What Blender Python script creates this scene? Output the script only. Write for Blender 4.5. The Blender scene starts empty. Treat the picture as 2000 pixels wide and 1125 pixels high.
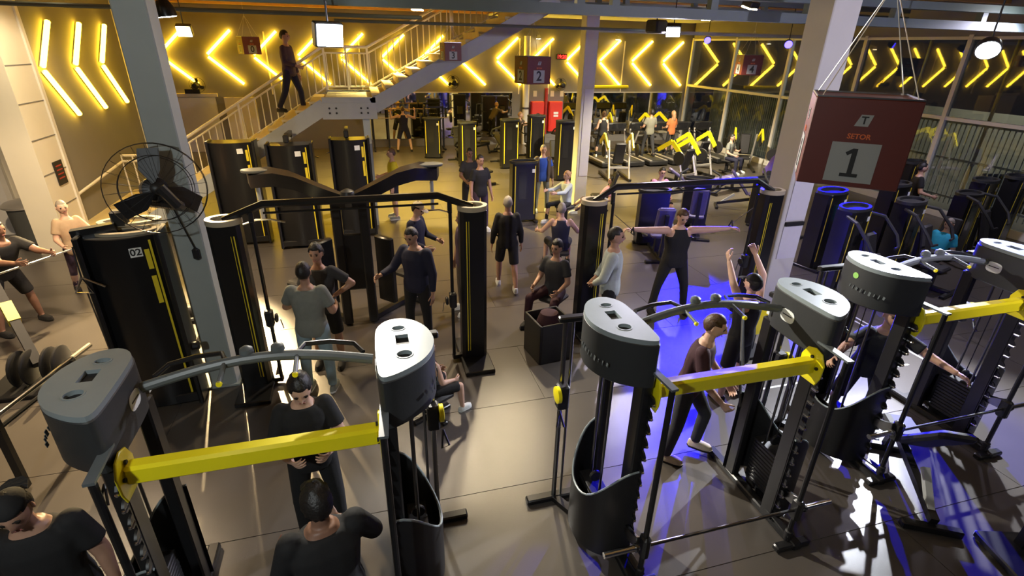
import bpy, bmesh, math, random
from mathutils import Vector, Matrix
random.seed(7)
S = bpy.context.scene
COL = S.collection
# ------------------------------------------------------------------ camera
FPX, CX, CY, CAMZ = 1020.0, 1000.0, 562.5, 4.0
_d = Vector((950 - CX, 2764 - CY, FPX)).normalized()                 # straight down, seen by the camera
_vx = 690.0
_dep = Vector((_vx - CX, -((_vx - CX) * _d.x + FPX * _d.z) / _d.y, FPX)).normalized()
_up = -_d
_rt = _dep.cross(_up)
ROT = Matrix((_rt, _dep, _up))                                       # camera (x right, y down, z ahead) -> room
def ray(x, y): return ROT @ Vector((x - CX, y - CY, FPX))
def onz(x, y, z=0.0):
    d = ray(x, y); t = (z - CAMZ) / d.z
    return Vector((d.x * t, d.y * t, z))
def ony(x, y, Y):
    d = ray(x, y); t = Y / d.y
    return Vector((d.x * t, Y, CAMZ + d.z * t))
def atd(x, y, D):
    d = ray(x, y); return Vector((0, 0, CAMZ)) + d * (D / FPX)
cam_d = bpy.data.cameras.new('camera'); cam = bpy.data.objects.new('camera', cam_d); COL.objects.link(cam)
cam_d.sensor_width = 36; cam_d.lens = FPX / 2000 * 36; cam_d.clip_start = 0.05; cam_d.clip_end = 200
m3 = Matrix((ROT @ Vector((1, 0, 0)), ROT @ Vector((0, -1, 0)), ROT @ Vector((0, 0, -1)))).transposed()
cam.matrix_world = Matrix.Translation((0, 0, CAMZ)) @ m3.to_4x4()
S.camera = cam
S.view_settings.view_transform = 'Standard'; S.view_settings.look = 'None'
S.view_settings.gamma = 1; S.view_settings.use_curve_mapping = False
S.view_settings.exposure = 0.22
# ------------------------------------------------------------------ world: night, a little town glow
W = bpy.data.worlds.new('night'); S.world = W; W.use_nodes = True
W.node_tree.nodes['Background'].inputs[0].default_value = (0.10, 0.10, 0.13, 1)
W.node_tree.nodes['Background'].inputs[1].default_value = 0.10
# ------------------------------------------------------------------ materials
M = {}
def mat(name, col, rough=0.5, metal=0.0, vary=0.12, scale=12.0, bump=0.0, emit=None, estr=0.0, spec=0.5, coat=0.0, bscale=None):
    m = bpy.data.materials.new(name); m.use_nodes = True; nt = m.node_tree; N = nt.nodes; L = nt.links
    b = N['Principled BSDF']
    tc = N.new('ShaderNodeTexCoord'); no = N.new('ShaderNodeTexNoise'); no.inputs['Scale'].default_value = scale; no.inputs['Detail'].default_value = 4
    L.new(tc.outputs['Object'], no.inputs['Vector'])
    cr = N.new('ShaderNodeMix'); cr.data_type = 'RGBA'
    k = 1 - vary; g = 1 + vary
    cr.inputs[6].default_value = (col[0] * k, col[1] * k, col[2] * k, 1); cr.inputs[7].default_value = (min(1, col[0] * g), min(1, col[1] * g), min(1, col[2] * g), 1)
    L.new(no.outputs['Fac'], cr.inputs[0]); L.new(cr.outputs[2], b.inputs['Base Color'])
    b.inputs['Roughness'].default_value = rough; b.inputs['Metallic'].default_value = metal
    b.inputs['Specular IOR Level'].default_value = spec; b.inputs['Coat Weight'].default_value = coat
    if bump:
        n2 = N.new('ShaderNodeTexNoise'); n2.inputs['Scale'].default_value = bscale or scale * 8
        L.new(tc.outputs['Object'], n2.inputs['Vector'])
        bp = N.new('ShaderNodeBump'); bp.inputs['Strength'].default_value = bump; bp.inputs['Distance'].default_value = 0.01
        L.new(n2.outputs['Fac'], bp.inputs['Height']); L.new(bp.outputs['Normal'], b.inputs['Normal'])
    if emit:
        b.inputs['Emission Color'].default_value = (*emit, 1); b.inputs['Emission Strength'].default_value = estr
    M[name] = m
    return m
mat('floor_rubber', (0.076, 0.067, 0.059), 0.28, vary=0.22, scale=1.3, bump=0.10, bscale=240)
mat('wall_grey', (0.20, 0.187, 0.168), 0.8, vary=0.08, scale=1.5, bump=0.05)
mat('wall_dark', (0.20, 0.19, 0.18), 0.8, vary=0.1, scale=2)
mat('wall_cream', (0.74, 0.68, 0.54), 0.7, vary=0.06, scale=2)
mat('ceiling_wood', (0.60, 0.37, 0.13), 0.7, vary=0.2, scale=3)
mat('ceiling_pale', (0.50, 0.54, 0.58), 0.7, vary=0.08, scale=3)
mat('beam_green', (0.13, 0.165, 0.16), 0.55, vary=0.12, scale=5)
mat('column_grey', (0.36, 0.40, 0.385), 0.55, vary=0.08, scale=4)
mat('column_white', (0.66, 0.65, 0.60), 0.5, vary=0.05, scale=4)
mat('steel_paint', (0.33, 0.345, 0.34), 0.5, vary=0.1, scale=5)
mat('rail_paint', (0.70, 0.66, 0.58), 0.45, vary=0.06, scale=6)
mat('tread_wood', (0.50, 0.40, 0.20), 0.6, vary=0.15, scale=6)
mat('black_metal', (0.012, 0.012, 0.013), 0.32, vary=0.2, scale=9, spec=0.45)
mat('black_plastic', (0.016, 0.016, 0.017), 0.42, vary=0.2, scale=14, bump=0.04, spec=0.4)
mat('black_panel', (0.010, 0.010, 0.011), 0.28, vary=0.25, scale=3)
mat('charcoal', (0.028, 0.030, 0.031), 0.5, vary=0.12, scale=10, bump=0.05)
mat('cap_grey', (0.235, 0.275, 0.285), 0.38, vary=0.08, scale=8, bump=0.03)
mat('bar_grey', (0.10, 0.115, 0.12), 0.4, vary=0.1, scale=8)
mat('yellow_paint', (0.93, 0.80, 0.012), 0.35, vary=0.06, scale=6, coat=0.2)
mat('yellow_strip', (0.78, 0.62, 0.03), 0.4, vary=0.08, scale=10)
mat('chrome', (0.72, 0.72, 0.72), 0.16, 1.0, vary=0.05)
mat('steel_dark', (0.22, 0.22, 0.22), 0.28, 1.0, vary=0.1)
mat('silver', (0.62, 0.60, 0.56), 0.3, 0.6, vary=0.06)
mat('rim_beige', (0.46, 0.40, 0.28), 0.4, vary=0.1)
mat('pad_black', (0.014, 0.013, 0.014), 0.6, vary=0.2, bump=0.08)
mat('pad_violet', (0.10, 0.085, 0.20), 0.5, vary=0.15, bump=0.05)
mat('sticker', (0.80, 0.82, 0.80), 0.45, vary=0.03)
mat('ink', (0.012, 0.012, 0.012), 0.6, vary=0.05)
mat('sign_red', (0.11, 0.017, 0.011), 0.5, vary=0.06)
mat('sign_orange', (0.62, 0.13, 0.03), 0.5, vary=0.06)
mat('sign_white', (0.30, 0.31, 0.30), 0.55, vary=0.03)
mat('fire_red', (0.72, 0.035, 0.02), 0.4, vary=0.05)
mat('pipe_red', (0.40, 0.03, 0.025), 0.4, vary=0.05)
mat('green_sticker', (0.30, 0.62, 0.14), 0.5, vary=0.1)
mat('cream_plate', (0.66, 0.58, 0.40), 0.5, vary=0.06)
mat('white_door', (0.74, 0.72, 0.68), 0.5, vary=0.04)
mat('pvc_bin', (0.10, 0.105, 0.10), 0.45, vary=0.1)
mat('asphalt', (0.10, 0.095, 0.085), 0.85, vary=0.2)
mat('facade', (0.27, 0.26, 0.21), 0.85, vary=0.15, scale=1)
mat('car_paint', (0.015, 0.016, 0.03), 0.12, vary=0.1, coat=0.6)
mat('tyre', (0.01, 0.01, 0.01), 0.8)
mat('led_yellow', (0.9, 0.7, 0.1), 0.5, emit=(1.0, 0.60, 0.03), estr=26)
mat('lamp_white', (0.9, 0.9, 0.9), 0.5, emit=(0.93, 0.97, 1.0), estr=60)
mat('lamp_warm', (0.9, 0.9, 0.8), 0.5, emit=(1.0, 0.80, 0.45), estr=40)
mat('lamp_blue', (0.05, 0.05, 0.9), 0.5, emit=(0.04, 0.03, 1.0), estr=14)
mat('led_red', (0.6, 0.02, 0.02), 0.5, emit=(1.0, 0.03, 0.02), estr=4)
mat('exit_green', (0.3, 0.5, 0.3), 0.5)
mat('mirror', (0.62, 0.62, 0.62), 0.03, 1.0, vary=0.02)
mat('smoked', (0.018, 0.018, 0.020), 0.12, vary=0.1)
mat('paper_lilac', (0.72, 0.71, 0.76), 0.55, vary=0.04)
mat('brick_paint', (0.60, 0.57, 0.48), 0.75, vary=0.06, scale=3)
mat('purple_mat', (0.075, 0.065, 0.10), 0.4, vary=0.2)
mat('skin_light', (0.58, 0.36, 0.26), 0.5, vary=0.08)
mat('skin_mid', (0.42, 0.24, 0.16), 0.5, vary=0.08)
mat('skin_dark', (0.24, 0.125, 0.08), 0.5, vary=0.08)
mat('hair_black', (0.012, 0.010, 0.009), 0.5, vary=0.3, bump=0.5, bscale=60)
mat('hair_brown', (0.07, 0.035, 0.018), 0.5, vary=0.3, bump=0.5, bscale=60)
mat('hair_grey', (0.26, 0.23, 0.19), 0.6, vary=0.3, bump=0.5, bscale=60)
mat('hair_blonde', (0.36, 0.20, 0.10), 0.5, vary=0.3, bump=0.5, bscale=60)
mat('eye', (0.02, 0.015, 0.012), 0.2)
mat('lips', (0.34, 0.12, 0.10), 0.5)
CL = dict(black=(0.010, 0.010, 0.011), navy=(0.012, 0.013, 0.035), grey=(0.21, 0.225, 0.20), silver=(0.40, 0.45, 0.44), maroon=(0.035, 0.008, 0.014), brown=(0.085, 0.065, 0.05),
          white=(0.62, 0.64, 0.62), blue=(0.035, 0.10, 0.50), teal=(0.02, 0.34, 0.52), yellow=(0.75, 0.62, 0.03), purple=(0.16, 0.10, 0.48), pink=(0.62, 0.30, 0.50), denim=(0.26, 0.36, 0.40),
          charcoal=(0.030, 0.030, 0.033), plum=(0.06, 0.035, 0.06), orange=(0.45, 0.14, 0.04), khaki=(0.30, 0.24, 0.15), tan=(0.42, 0.30, 0.19), olive=(0.19, 0.185, 0.14), beige=(0.55, 0.47, 0.33))
for k, v in CL.items(): mat('cloth_' + k, v, 0.85, vary=0.14, scale=18, bump=0.18, bscale=40)
def glass_mat():
    m = bpy.data.materials.new('window_glass'); m.use_nodes = True; nt = m.node_tree; N = nt.nodes; L = nt.links
    for n in list(N): N.remove(n)
    o = N.new('ShaderNodeOutputMaterial'); mx = N.new('ShaderNodeMixShader'); t = N.new('ShaderNodeBsdfTransparent'); g = N.new('ShaderNodeBsdfGlossy'); lw_ = N.new('ShaderNodeLayerWeight'); pw = N.new('ShaderNodeMath'); pw.operation = 'POWER'; pw.inputs[1].default_value = 3.0; fr = N.new('ShaderNodeMath'); fr.operation = 'MULTIPLY_ADD'; fr.inputs[1].default_value = 0.7; fr.inputs[2].default_value = 0.07; lw_.inputs[0].default_value = 0.5; L.new(lw_.outputs['Facing'], pw.inputs[0]); L.new(pw.outputs[0], fr.inputs[0])
    t.inputs[0].default_value = (0.72, 0.76, 0.78, 1); g.inputs['Roughness'].default_value = 0.02
    L.new(fr.outputs[0], mx.inputs[0]); L.new(t.outputs[0], mx.inputs[1]); L.new(g.outputs[0], mx.inputs[2]); L.new(mx.outputs[0], o.inputs[0])
    M['window_glass'] = m
glass_mat()
# ------------------------------------------------------------------ large lights (the fittings are built further down)
def spot(name, loc, target, power, col, size=1.6, blend=0.6, rad=0.12):
    l = bpy.data.lights.new(name, 'SPOT'); l.energy = power; l.color = col; l.spot_size = size; l.spot_blend = blend; l.shadow_soft_size = rad
    o = bpy.data.objects.new(name, l); COL.objects.link(o); o.location = loc
    o.rotation_euler = (Vector(target) - Vector(loc)).to_track_quat('-Z', 'Y').to_euler()
    return o
LAMPS = []   # (name, position, target, power, colour, cone, lens material, housing width, label)
def lamp(name, pos, tgt, power, col, cone, lens, w, label, rad=0.10, blend=0.5): LAMPS.append((name, Vector(pos), Vector(tgt), lens, w, label)); d = (Vector(tgt) - Vector(pos)).normalized(); spot(name + '_light', Vector(pos) + d * 0.13, tgt, power, col, cone, blend, rad)
WHITE, WARM, COOL, LILAC, BLUE = (0.95, 0.97, 1.0), (1.0, 0.72, 0.36), (0.90, 0.97, 0.96), (0.80, 0.74, 1.0), (0.0, 0.0, 1.0)
lamp('flood_lamp', ony(642, 68, 7.6), (2.2, 2.2, 2.8), 2000, (1.0, 0.93, 0.80), 1.25, 'lamp_white', 0.36, 'square white floodlight glaring in front of the staircase', .05)
lamp('flood_lamp', ony(1930, 95, 6.2), (4.6, 2.4, 0.0), 3200, (0.86, 0.90, 1.0), 1.3, 'lamp_white', 0.30, 'round glaring floodlight at the upper right by the windows', .04)
lamp('flood_lamp', ony(1315, 60, 10.6), (3.6, 6.6, 0.3), 800, LILAC, 2.3, 'lamp_white', 0.30, 'small white floodlight on the beam above the treadmills', .06)
lamp('flood_lamp', ony(360, 60, 14.0), (-3.3, 5.6, 0.0), 9500, WARM, 0.66, 'lamp_warm', 0.30, 'warm floodlight beyond the grey column', .05)
lamp('pendant_lamp', ony(325, 26, 9.0), (-1.9, 9.2, 0.0), 300, WARM, 2.6, 'lamp_white', 0.24, 'round pendant lamp hanging beside the top of the grey column')
lamp('blue_spot_lamp', ony(1382, 78, 16.5), (4.75, 5.9, 0.0), 15000, BLUE, 0.18, 'lamp_blue', 0.22, 'blue spotlight at the dark window beside the far corner', .05)
lamp('blue_spot_lamp', ony(1540, 86, 13.5), (4.4, 2.6, 0.0), 42000, BLUE, 0.46, 'lamp_blue', 0.22, 'blue spotlight right of the hanging number four sign', .05)
# unseen balcony lamps behind the viewer, then fill lamps added over the floor
lamp('fill_lamp', (7.6, -0.6, 4.9), (6.4, 8.6, 2.0), 900, LILAC, 1.15, 'lamp_white', 0.3, 'unseen white hall lamp fixed over the balcony edge')
lamp('fill_lamp', (-2.4, -0.8, 4.9), (-1.2, 5.4, 1.4), 300, COOL, 2.2, 'lamp_white', 0.3, 'unseen white hall lamp over the balcony, left of the viewer')
lamp('fill_lamp', (1.7, 15.6, 4.85), (1.6, 15.4, 0.0), 4600, (1.0, 0.74, 0.22), 2.2, 'lamp_warm', 0.3, 'added warm fill lamp above the rear floor by the stairs')
lamp('fill_lamp', (9.6, 14.5, 4.85), (9.8, 16.6, 0.0), 3200, (1.0, 0.86, 0.62), 2.0, 'lamp_warm', 0.3, 'added warm fill lamp above the rear cardio machines')
lamp('fill_lamp', (2.6, 9.6, 4.85), (1.7, 5.9, 0.0), 800, (1.0, 0.80, 0.50), 0.85, 'lamp_warm', 0.3, 'added warm fill lamp above the middle aisle')
lamp('fill_lamp', (7.9, 10.4, 4.85), (7.4, 11.8, 0.0), 850, (1.0, 0.86, 0.66), 1.7, 'lamp_warm', 0.3, 'added warm fill lamp above the seats beyond the right crossover')
lamp('fill_lamp', (0.9, 9.2, 4.85), (1.2, 8.6, 0.0), 420, (1.0, 0.80, 0.54), 2.0, 'lamp_warm', 0.3, 'added warm fill lamp above the walker in the aisle')
lamp('fill_lamp', (-4.3, 10.6, 4.85), (-6.4, 12.9, 1.2), 420, (1.0, 0.80, 0.52), 1.5, 'lamp_warm', 0.3, 'added warm fill lamp lighting the white pillar')
lamp('fill_lamp', (11.6, 7.4, 4.85), (10.6, 8.4, 0.0), 300, LILAC, 2.6, 'lamp_white', 0.3, 'added white fill lamp above the machine row by the windows')
lamp('fill_lamp', (-4.0, 7.2, 4.85), (-4.9, 8.0, 0.0), 950, (1.0, 0.74, 0.46), 2.3, 'lamp_warm', 0.3, 'added warm fill lamp above the left aisle')
# ------------------------------------------------------------------ mesh helpers
class MB:
    def __init__(s): s.v = []; s.f = []; s.mi = []; s.cur = 0
    def add(s, vs, fs):
        o = len(s.v); s.v += [tuple(v) for v in vs]; s.f += [tuple(i + o for i in f) for f in fs]; s.mi += [s.cur] * len(fs); return s
    def m(s, i): s.cur = i; return s
    def box(s, c, d, rz=0.0, bev=0.0, rx=0.0, ry=0.0):
        x, y, z = d[0] / 2, d[1] / 2, d[2] / 2
        R = Matrix.Rotation(rz, 3, 'Z') @ Matrix.Rotation(ry, 3, 'Y') @ Matrix.Rotation(rx, 3, 'X'); c = Vector(c)
        if bev <= 0:
            vs = [R @ Vector(p) + c for p in ((-x, -y, -z), (x, -y, -z), (x, y, -z), (-x, y, -z), (-x, -y, z), (x, -y, z), (x, y, z), (-x, y, z))]
            return s.add(vs, [(3, 2, 1, 0), (4, 5, 6, 7), (0, 1, 5, 4), (1, 2, 6, 5), (2, 3, 7, 6), (3, 0, 4, 7)])
        b = min(bev, x * .9, y * .9, z * .9); vs = []; rings = []
        for zz, k in ((-z, b), (-z + b, 0), (z - b, 0), (z, b)):
            X, Y, r = x - k, y - k, b
            ring = [(-X + r * (k == 0), -Y), (X - r * (k == 0), -Y), (X, -Y + r * (k == 0)), (X, Y - r * (k == 0)), (X - r * (k == 0), Y), (-X + r * (k == 0), Y), (-X, Y - r * (k == 0)), (-X, -Y + r * (k == 0))]
            if k: ring = [(-X + r * .0, -Y), (X, -Y), (X, -Y), (X, Y), (X, Y), (-X, Y), (-X, Y), (-X, -Y)]
            rings.append([R @ Vector((p[0], p[1], zz)) + c for p in ring])
        # octagonal middle rings with square end faces pulled in: a chamfered block
        rings[0] = [R @ Vector((p[0], p[1], -z)) + c for p in _oct(x - b, y - b, b * .5)]; rings[3] = [R @ Vector((p[0], p[1], z)) + c for p in _oct(x - b, y - b, b * .5)]
        for r in rings: vs += r
        fs = [tuple(range(7, -1, -1)), tuple(range(24, 32))]
        for k in range(3):
            for i in range(8): j = (i + 1) % 8; fs.append((k * 8 + i, k * 8 + j, k * 8 + 8 + j, k * 8 + 8 + i))
        return s.add(vs, fs)
    def tube(s, pts, r, n=8, cap=True, flat=1.0):
        pts = [Vector(p) for p in pts]; rr = r if isinstance(r, (list, tuple)) else [r] * len(pts)
        vs = []; fs = []; prev = None
        for i, p in enumerate(pts):
            t = (pts[min(i + 1, len(pts) - 1)] - pts[max(i - 1, 0)]).normalized()
            if prev is None:
                a = Vector((0, 0, 1)) if abs(t.z) < .9 else Vector((1, 0, 0)); u = t.cross(a).normalized()
            else:
                u = prev - t * prev.dot(t)
                u = u.normalized() if u.length > 1e-6 else t.orthogonal().normalized()
            prev = u; w = t.cross(u)
            for k in range(n):
                a = 2 * math.pi * (k + .5) / n; vs.append(p + (u * math.cos(a) + w * math.sin(a) * flat) * rr[i])
        for i in range(len(pts) - 1):
            for k in range(n): j = (k + 1) % n; fs.append((i * n + k, i * n + j, i * n + n + j, i * n + n + k))
        if cap: fs += [tuple(range(n - 1, -1, -1)), tuple(range((len(pts) - 1) * n, len(pts) * n))]
        return s.add(vs, fs)
    def bar(s, p0, p1, w, h, up=(0, 0, 1)):
        p0, p1 = Vector(p0), Vector(p1); t = (p1 - p0).normalized(); up = Vector(up)
        if abs(t.dot(up)) > .99: up = Vector((0, 1, 0))
        u = t.cross(up).normalized(); v = u.cross(t)
        vs = [p + u * a * w / 2 + v * b * h / 2 for p in (p0, p1) for a, b in ((-1, -1), (1, -1), (1, 1), (-1, 1))]
        return s.add(vs, [(0, 1, 2, 3), (7, 6, 5, 4), (0, 4, 5, 1), (1, 5, 6, 2), (2, 6, 7, 3), (3, 7, 4, 0)])
    def prism(s, o, z0, z1, bev=0.0, T=None):
        o = list(o); n = len(o)
        if sum(o[i][0] * o[(i + 1) % n][1] - o[(i + 1) % n][0] * o[i][1] for i in range(n)) < 0: o = o[::-1]
        T = T or (lambda p: p); rings = [(o, z0)]
        if bev:
            cx = sum(p[0] for p in o) / n; cy = sum(p[1] for p in o) / n
            ins = [_inset(o, i, bev) for i in range(n)]
            rings = [(ins, z0), (o, z0 + bev), (o, z1 - bev), (ins, z1)]
        else: rings = [(o, z0), (o, z1)]
        vs = [T(Vector((p[0], p[1], z))) for r, z in rings for p in r]; fs = [tuple(range(n - 1, -1, -1)), tuple(range((len(rings) - 1) * n, len(rings) * n))]
        for k in range(len(rings) - 1):
            for i in range(n): j = (i + 1) % n; fs.append((k * n + i, k * n + j, k * n + n + j, k * n + n + i))
        return s.add(vs, fs)
    def lathe(s, prof, c=(0, 0, 0), n=16, axis='Z', sx=1.0, sy=1.0):
        c = Vector(c); vs = []; fs = []
        for r, z in prof:
            for k in range(n):
                a = 2 * math.pi * k / n; p = (r * math.cos(a) * sx, r * math.sin(a) * sy, z)
                p = Vector(p) if axis == 'Z' else (Vector((p[2], p[0], p[1])) if axis == 'X' else Vector((p[0], -p[2], p[1])))
                vs.append(p + c)
        for i in range(len(prof) - 1):
            for k in range(n): j = (k + 1) % n; fs.append((i * n + k, i * n + j, i * n + n + j, i * n + n + k))
        if prof[0][0] > 1e-6: fs.append(tuple(range(n - 1, -1, -1)))
        if prof[-1][0] > 1e-6: fs.append(tuple(range((len(prof) - 1) * n, len(prof) * n)))
        return s.add(vs, fs)
    def ring(s, c, rx, ry, w, h, n=28, T=None):
        # flat oval ring of band width w and height h
        T = T or (lambda p: p); c = Vector(c); vs = []; fs = []
        for k in range(n):
            a = 2 * math.pi * k / n
            for ex, z in ((0, 0), (w, 0), (w, h), (0, h)):
                vs.append(T(c + Vector(((rx - ex) * math.cos(a), (ry - ex) * math.sin(a), z))))
        for k in range(n):
            j = (k + 1) % n
            for q in range(4): r = (q + 1) % 4; fs.append((k * 4 + q, j * 4 + q, j * 4 + r, k * 4 + r))
        return s.add(vs, fs)
    def mesh(s, name, mats, ang=0.6):
        me = bpy.data.meshes.new(name); me.from_pydata(s.v, [], s.f)
        for k in (mats if isinstance(mats, (list, tuple)) else [mats]): me.materials.append(M[k])
        if max(s.mi, default=0): me.polygons.foreach_set('material_index', s.mi)
        bm = bmesh.new(); bm.from_mesh(me); bmesh.ops.remove_doubles(bm, verts=bm.verts, dist=1e-6); bmesh.ops.recalc_face_normals(bm, faces=bm.faces); bm.to_mesh(me); bm.free()
        me.polygons.foreach_set('use_smooth', [True] * len(me.polygons)); me.set_sharp_from_angle(angle=ang); me.update()
        return me
    def build(s, name, mats, parent=None, ang=0.6, loc=None, rz=None):
        return link(name, s.mesh(name, mats, ang), parent, loc, rz)
def _oct(x, y, b): return [(-x + b, -y), (x - b, -y), (x, -y + b), (x, y - b), (x - b, y), (-x + b, y), (-x, y - b), (-x, -y + b)]
def _inset(o, i, d):
    n = len(o); p = Vector(o[i]); a = (p - Vector(o[i - 1])).normalized(); b = (Vector(o[(i + 1) % n]) - p).normalized()
    na = Vector((-a.y, a.x)); nb = Vector((-b.y, b.x)); m = na + nb
    m = m.normalized() if m.length > 1e-5 else na
    return tuple(p + m * d / max(.5, m.dot(na)))
def link(name, me, parent=None, loc=None, rz=None):
    o = bpy.data.objects.new(name, me); COL.objects.link(o)
    if parent: o.parent = parent
    if loc is not None: o.location = loc
    if rz is not None: o.rotation_euler = (0, 0, rz)
    return o
def thing(name, label, cat, loc=(0, 0, 0), rz=0.0, group=None):
    o = bpy.data.objects.new(name, None); COL.objects.link(o); o.empty_display_size = .1
    o.location = loc; o.rotation_euler = (0, 0, rz); return tag(o, label, cat, group)
def tag(o, label, cat, group=None):
    o['label'] = label; o['category'] = cat
    if group: o['group'] = group
    return o
def struct(o): o['kind'] = 'structure'; return o
def dup(o, parent=None):
    c = o.copy(); COL.objects.link(c); c.parent = parent
    for ch in o.children: dup(ch, c)
    return c
def arc(cx, cy, r, a0, a1, n, ry=None):
    return [(cx + r * math.cos(a0 + (a1 - a0) * i / n), cy + (ry or r) * math.sin(a0 + (a1 - a0) * i / n)) for i in range(n + 1)]
def holed(outer, holes, z0, z1, mats_top=0):
    # plate with real holes: returns an MB
    bm = bmesh.new(); loops = []
    for lp in [outer] + holes:
        vs = [bm.verts.new((p[0], p[1], z1)) for p in lp]; es = [bm.edges.new((vs[i], vs[(i + 1) % len(vs)])) for i in range(len(vs))]; loops.append((vs, es))
    bmesh.ops.triangle_fill(bm, use_beauty=True, use_dissolve=False, edges=[e for _, es in loops for e in es])
    bm.verts.index_update(); b = MB()
    b.add([v.co for v in bm.verts], [tuple(v.index for v in f.verts) for f in bm.faces]); bm.free()
    b.add([(v[0], v[1], z0) for v in b.v], b.f[:])
    for lp in [outer] + holes:
        n = len(lp); b.add([(p[0], p[1], z) for z in (z0, z1) for p in lp], [(i, (i + 1) % n, n + (i + 1) % n, n + i) for i in range(n)])
    return b
def text_mesh(txt, size, mname, depth=0.001):
    cu = bpy.data.curves.new('t', 'FONT'); cu.body = txt; cu.size = size; cu.align_x = 'CENTER'; cu.align_y = 'CENTER'; cu.extrude = depth; cu.offset = size * .022; cu.resolution_u = 3
    o = bpy.data.objects.new('t', cu); COL.objects.link(o)
    dg = bpy.context.evaluated_depsgraph_get(); me = bpy.data.meshes.new_from_object(o.evaluated_get(dg))
    bpy.data.objects.remove(o); me.materials.clear(); me.materials.append(M[mname]); return me
def text(name, txt, size, mname, parent, loc, rot):
    o = link(name, text_mesh(txt, size, mname), parent); o.location = loc; o.rotation_euler = rot; return o
HP = math.pi / 2; RAD = math.radians
# ================================================================== SETTING
FX0, FX1, FY0, FY1 = -11.0, 15.0, -1.2, 23.3
floor = struct(MB().box(((FX0 + FX1) / 2, (FY0 + FY1) / 2, -0.106), (FX1 - FX0, FY1 - FY0, 0.2)).build('floor', 'floor_rubber'))
sheet = None
SW, SL = 1.29, 4.3
rows = [-0.12 + SW * k for k in range(19)]
for r, y in enumerate(rows):
    x = FX0 - (r % 2) * 1.7
    while x < FX1:
        a, b = max(x, FX0), min(x + SL, FX1)
        if b - a > .2: MB().box(((a + b) / 2, y + SW / 2, -0.003), (b - a - .007, SW - .008, .006)).build('rubber_sheet', 'floor_rubber', floor)
        x += SL
# far wall
MY = 23.3
w = MB().box((2.2, MY + .1, 2.6), (26.6, .2, 5.4)).build('wall_back', 'wall_grey'); struct(w)
for x in (-3.2, 0.2, 6.75, 8.1, 11.6): MB().box((x, MY - .006, 3.2), (.05, .012, 2.2)).build('wall_strip', 'rail_paint', w)
MB().box((3.4, MY - .02, .12), (6.4, .04, .24)).build('skirting', 'wall_dark', w)
MB().box((11.5, MY - .02, .12), (7.0, .04, .24)).build('skirting', 'wall_dark', w)
def mirror(x0, x1, z0, z1, label):
    t = thing('wall_mirror', label, 'mirror', ((x0 + x1) / 2, MY - .03, z0))
    n = max(1, round((x1 - x0) / 1.55)); wd = (x1 - x0) / n
    for i in range(n): MB().box((x0 + wd * (i + .5) - (x0 + x1) / 2, 0, (z1 - z0) / 2), (wd - .006, .012, z1 - z0)).build('mirror_panel', 'mirror', t)
    MB().box((0, -.008, z1 - z0 + .02), (x1 - x0, .03, .04)).build('frame_rail', 'rail_paint', t)
mirror(.35, 6.45, .32, 2.16, 'wide wall mirror behind the barbell lifter, left of the fire cabinets')
mirror(8.85, 14.8, .32, 2.16, 'wide wall mirror behind the treadmills, right of the fire cabinets')
# chevron lights
def chevron(name, label, apex, du, dz_up, dz_dn, axis, group, rad=.045):
    t = thing(name, label, 'light', apex, 0, group)
    for zz, k in ((dz_up, .92), (dz_dn, 1.08)):
        e = (du * k, 0, zz) if axis == 'x' else (0, du * k, zz)
        s = tuple(c * .05 for c in e)
        MB().tube([s, e], rad, 8).build('light_tube', 'led_yellow', t)
        o = (0, .035, 0) if axis == 'x' else (-.035, 0, 0)
        MB().bar(Vector(s) + Vector(o), Vector(e) + Vector(o), .05, .03, (0, 1, 0) if axis == 'x' else (1, 0, 0)).build('backing_channel', 'wall_dark', t)
ORD = ['first', 'second', 'third', 'fourth', 'fifth', 'sixth', 'seventh', 'eighth', 'ninth', 'tenth', 'eleventh', 'twelfth', 'thirteenth', 'fourteenth', 'fifteenth', 'sixteenth']
for k in range(15): chevron('chevron_light', 'yellow glowing chevron on the far wall, %s counted from the window corner' % ORD[k], (13.53 - 1.565 * k, MY - .07, 3.46), 1.02, .86, -.98, 'x', 'chevrons on the far wall', .05)
# left wall
LX = -6.0
lw = struct(MB().box((LX - .12, 15.3, 2.6), (.24, 4.8, 5.4)).build('wall_left', 'wall_grey'))
MB().box((LX - .02, 17.62, 2.6), (.30, .14, 5.4)).build('corner_trim', 'rail_paint', lw)
for k, Y in enumerate((13.16, 14.55, 15.93)): chevron('chevron_light', 'large yellow glowing chevron on the left wall, %s from the white pillar' % ORD[k], (LX + .07, Y, 3.40), .84, .86, -.95, 'y', 'chevrons on the left wall', .05)
pil = struct(MB().box((LX - .20, 12.42, 2.6), (.50, .90, 5.4)).build('wall_pillar', 'wall_cream'))
MB().box((LX + .06, 12.90, 2.6), (.05, .10, 5.4)).build('edge_trim', 'rail_paint', pil)
for z in (.9, 1.55, 2.2, 2.85, 3.5): MB().box((LX + .052, 12.42, z), (.012, .88, .02)).build('joint', 'wall_grey', pil)
nt_ = thing('safety_notice', 'small dark notice board on the white pillar', 'notice', (LX + .055, 12.55, 1.50))
MB().box((.008, 0, 0), (.016, .34, .46)).build('board', 'ink', nt_)
for z in (.14, .06, -.02, -.1): MB().box((.018, 0, z), (.004, .22, .025)).build('printed_line', 'pipe_red', nt_)
lw2 = struct(MB().box((-9.6, 6.2, 2.6), (.2, 14.6, 5.4)).build('wall_side', 'wall_grey'))
rw = struct(MB().box((-7.9, 13.62, 2.6), (3.5, .2, 5.4)).build('wall_recess', 'wall_cream'))
MB().box((-8.05, 13.48, 3.02), (1.3, .10, .24)).build('lintel', 'white_door', rw)
dr = struct(MB().box((-7.95, 13.49, 1.05), (.95, .06, 2.1)).build('door_1', 'white_door'))
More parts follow.
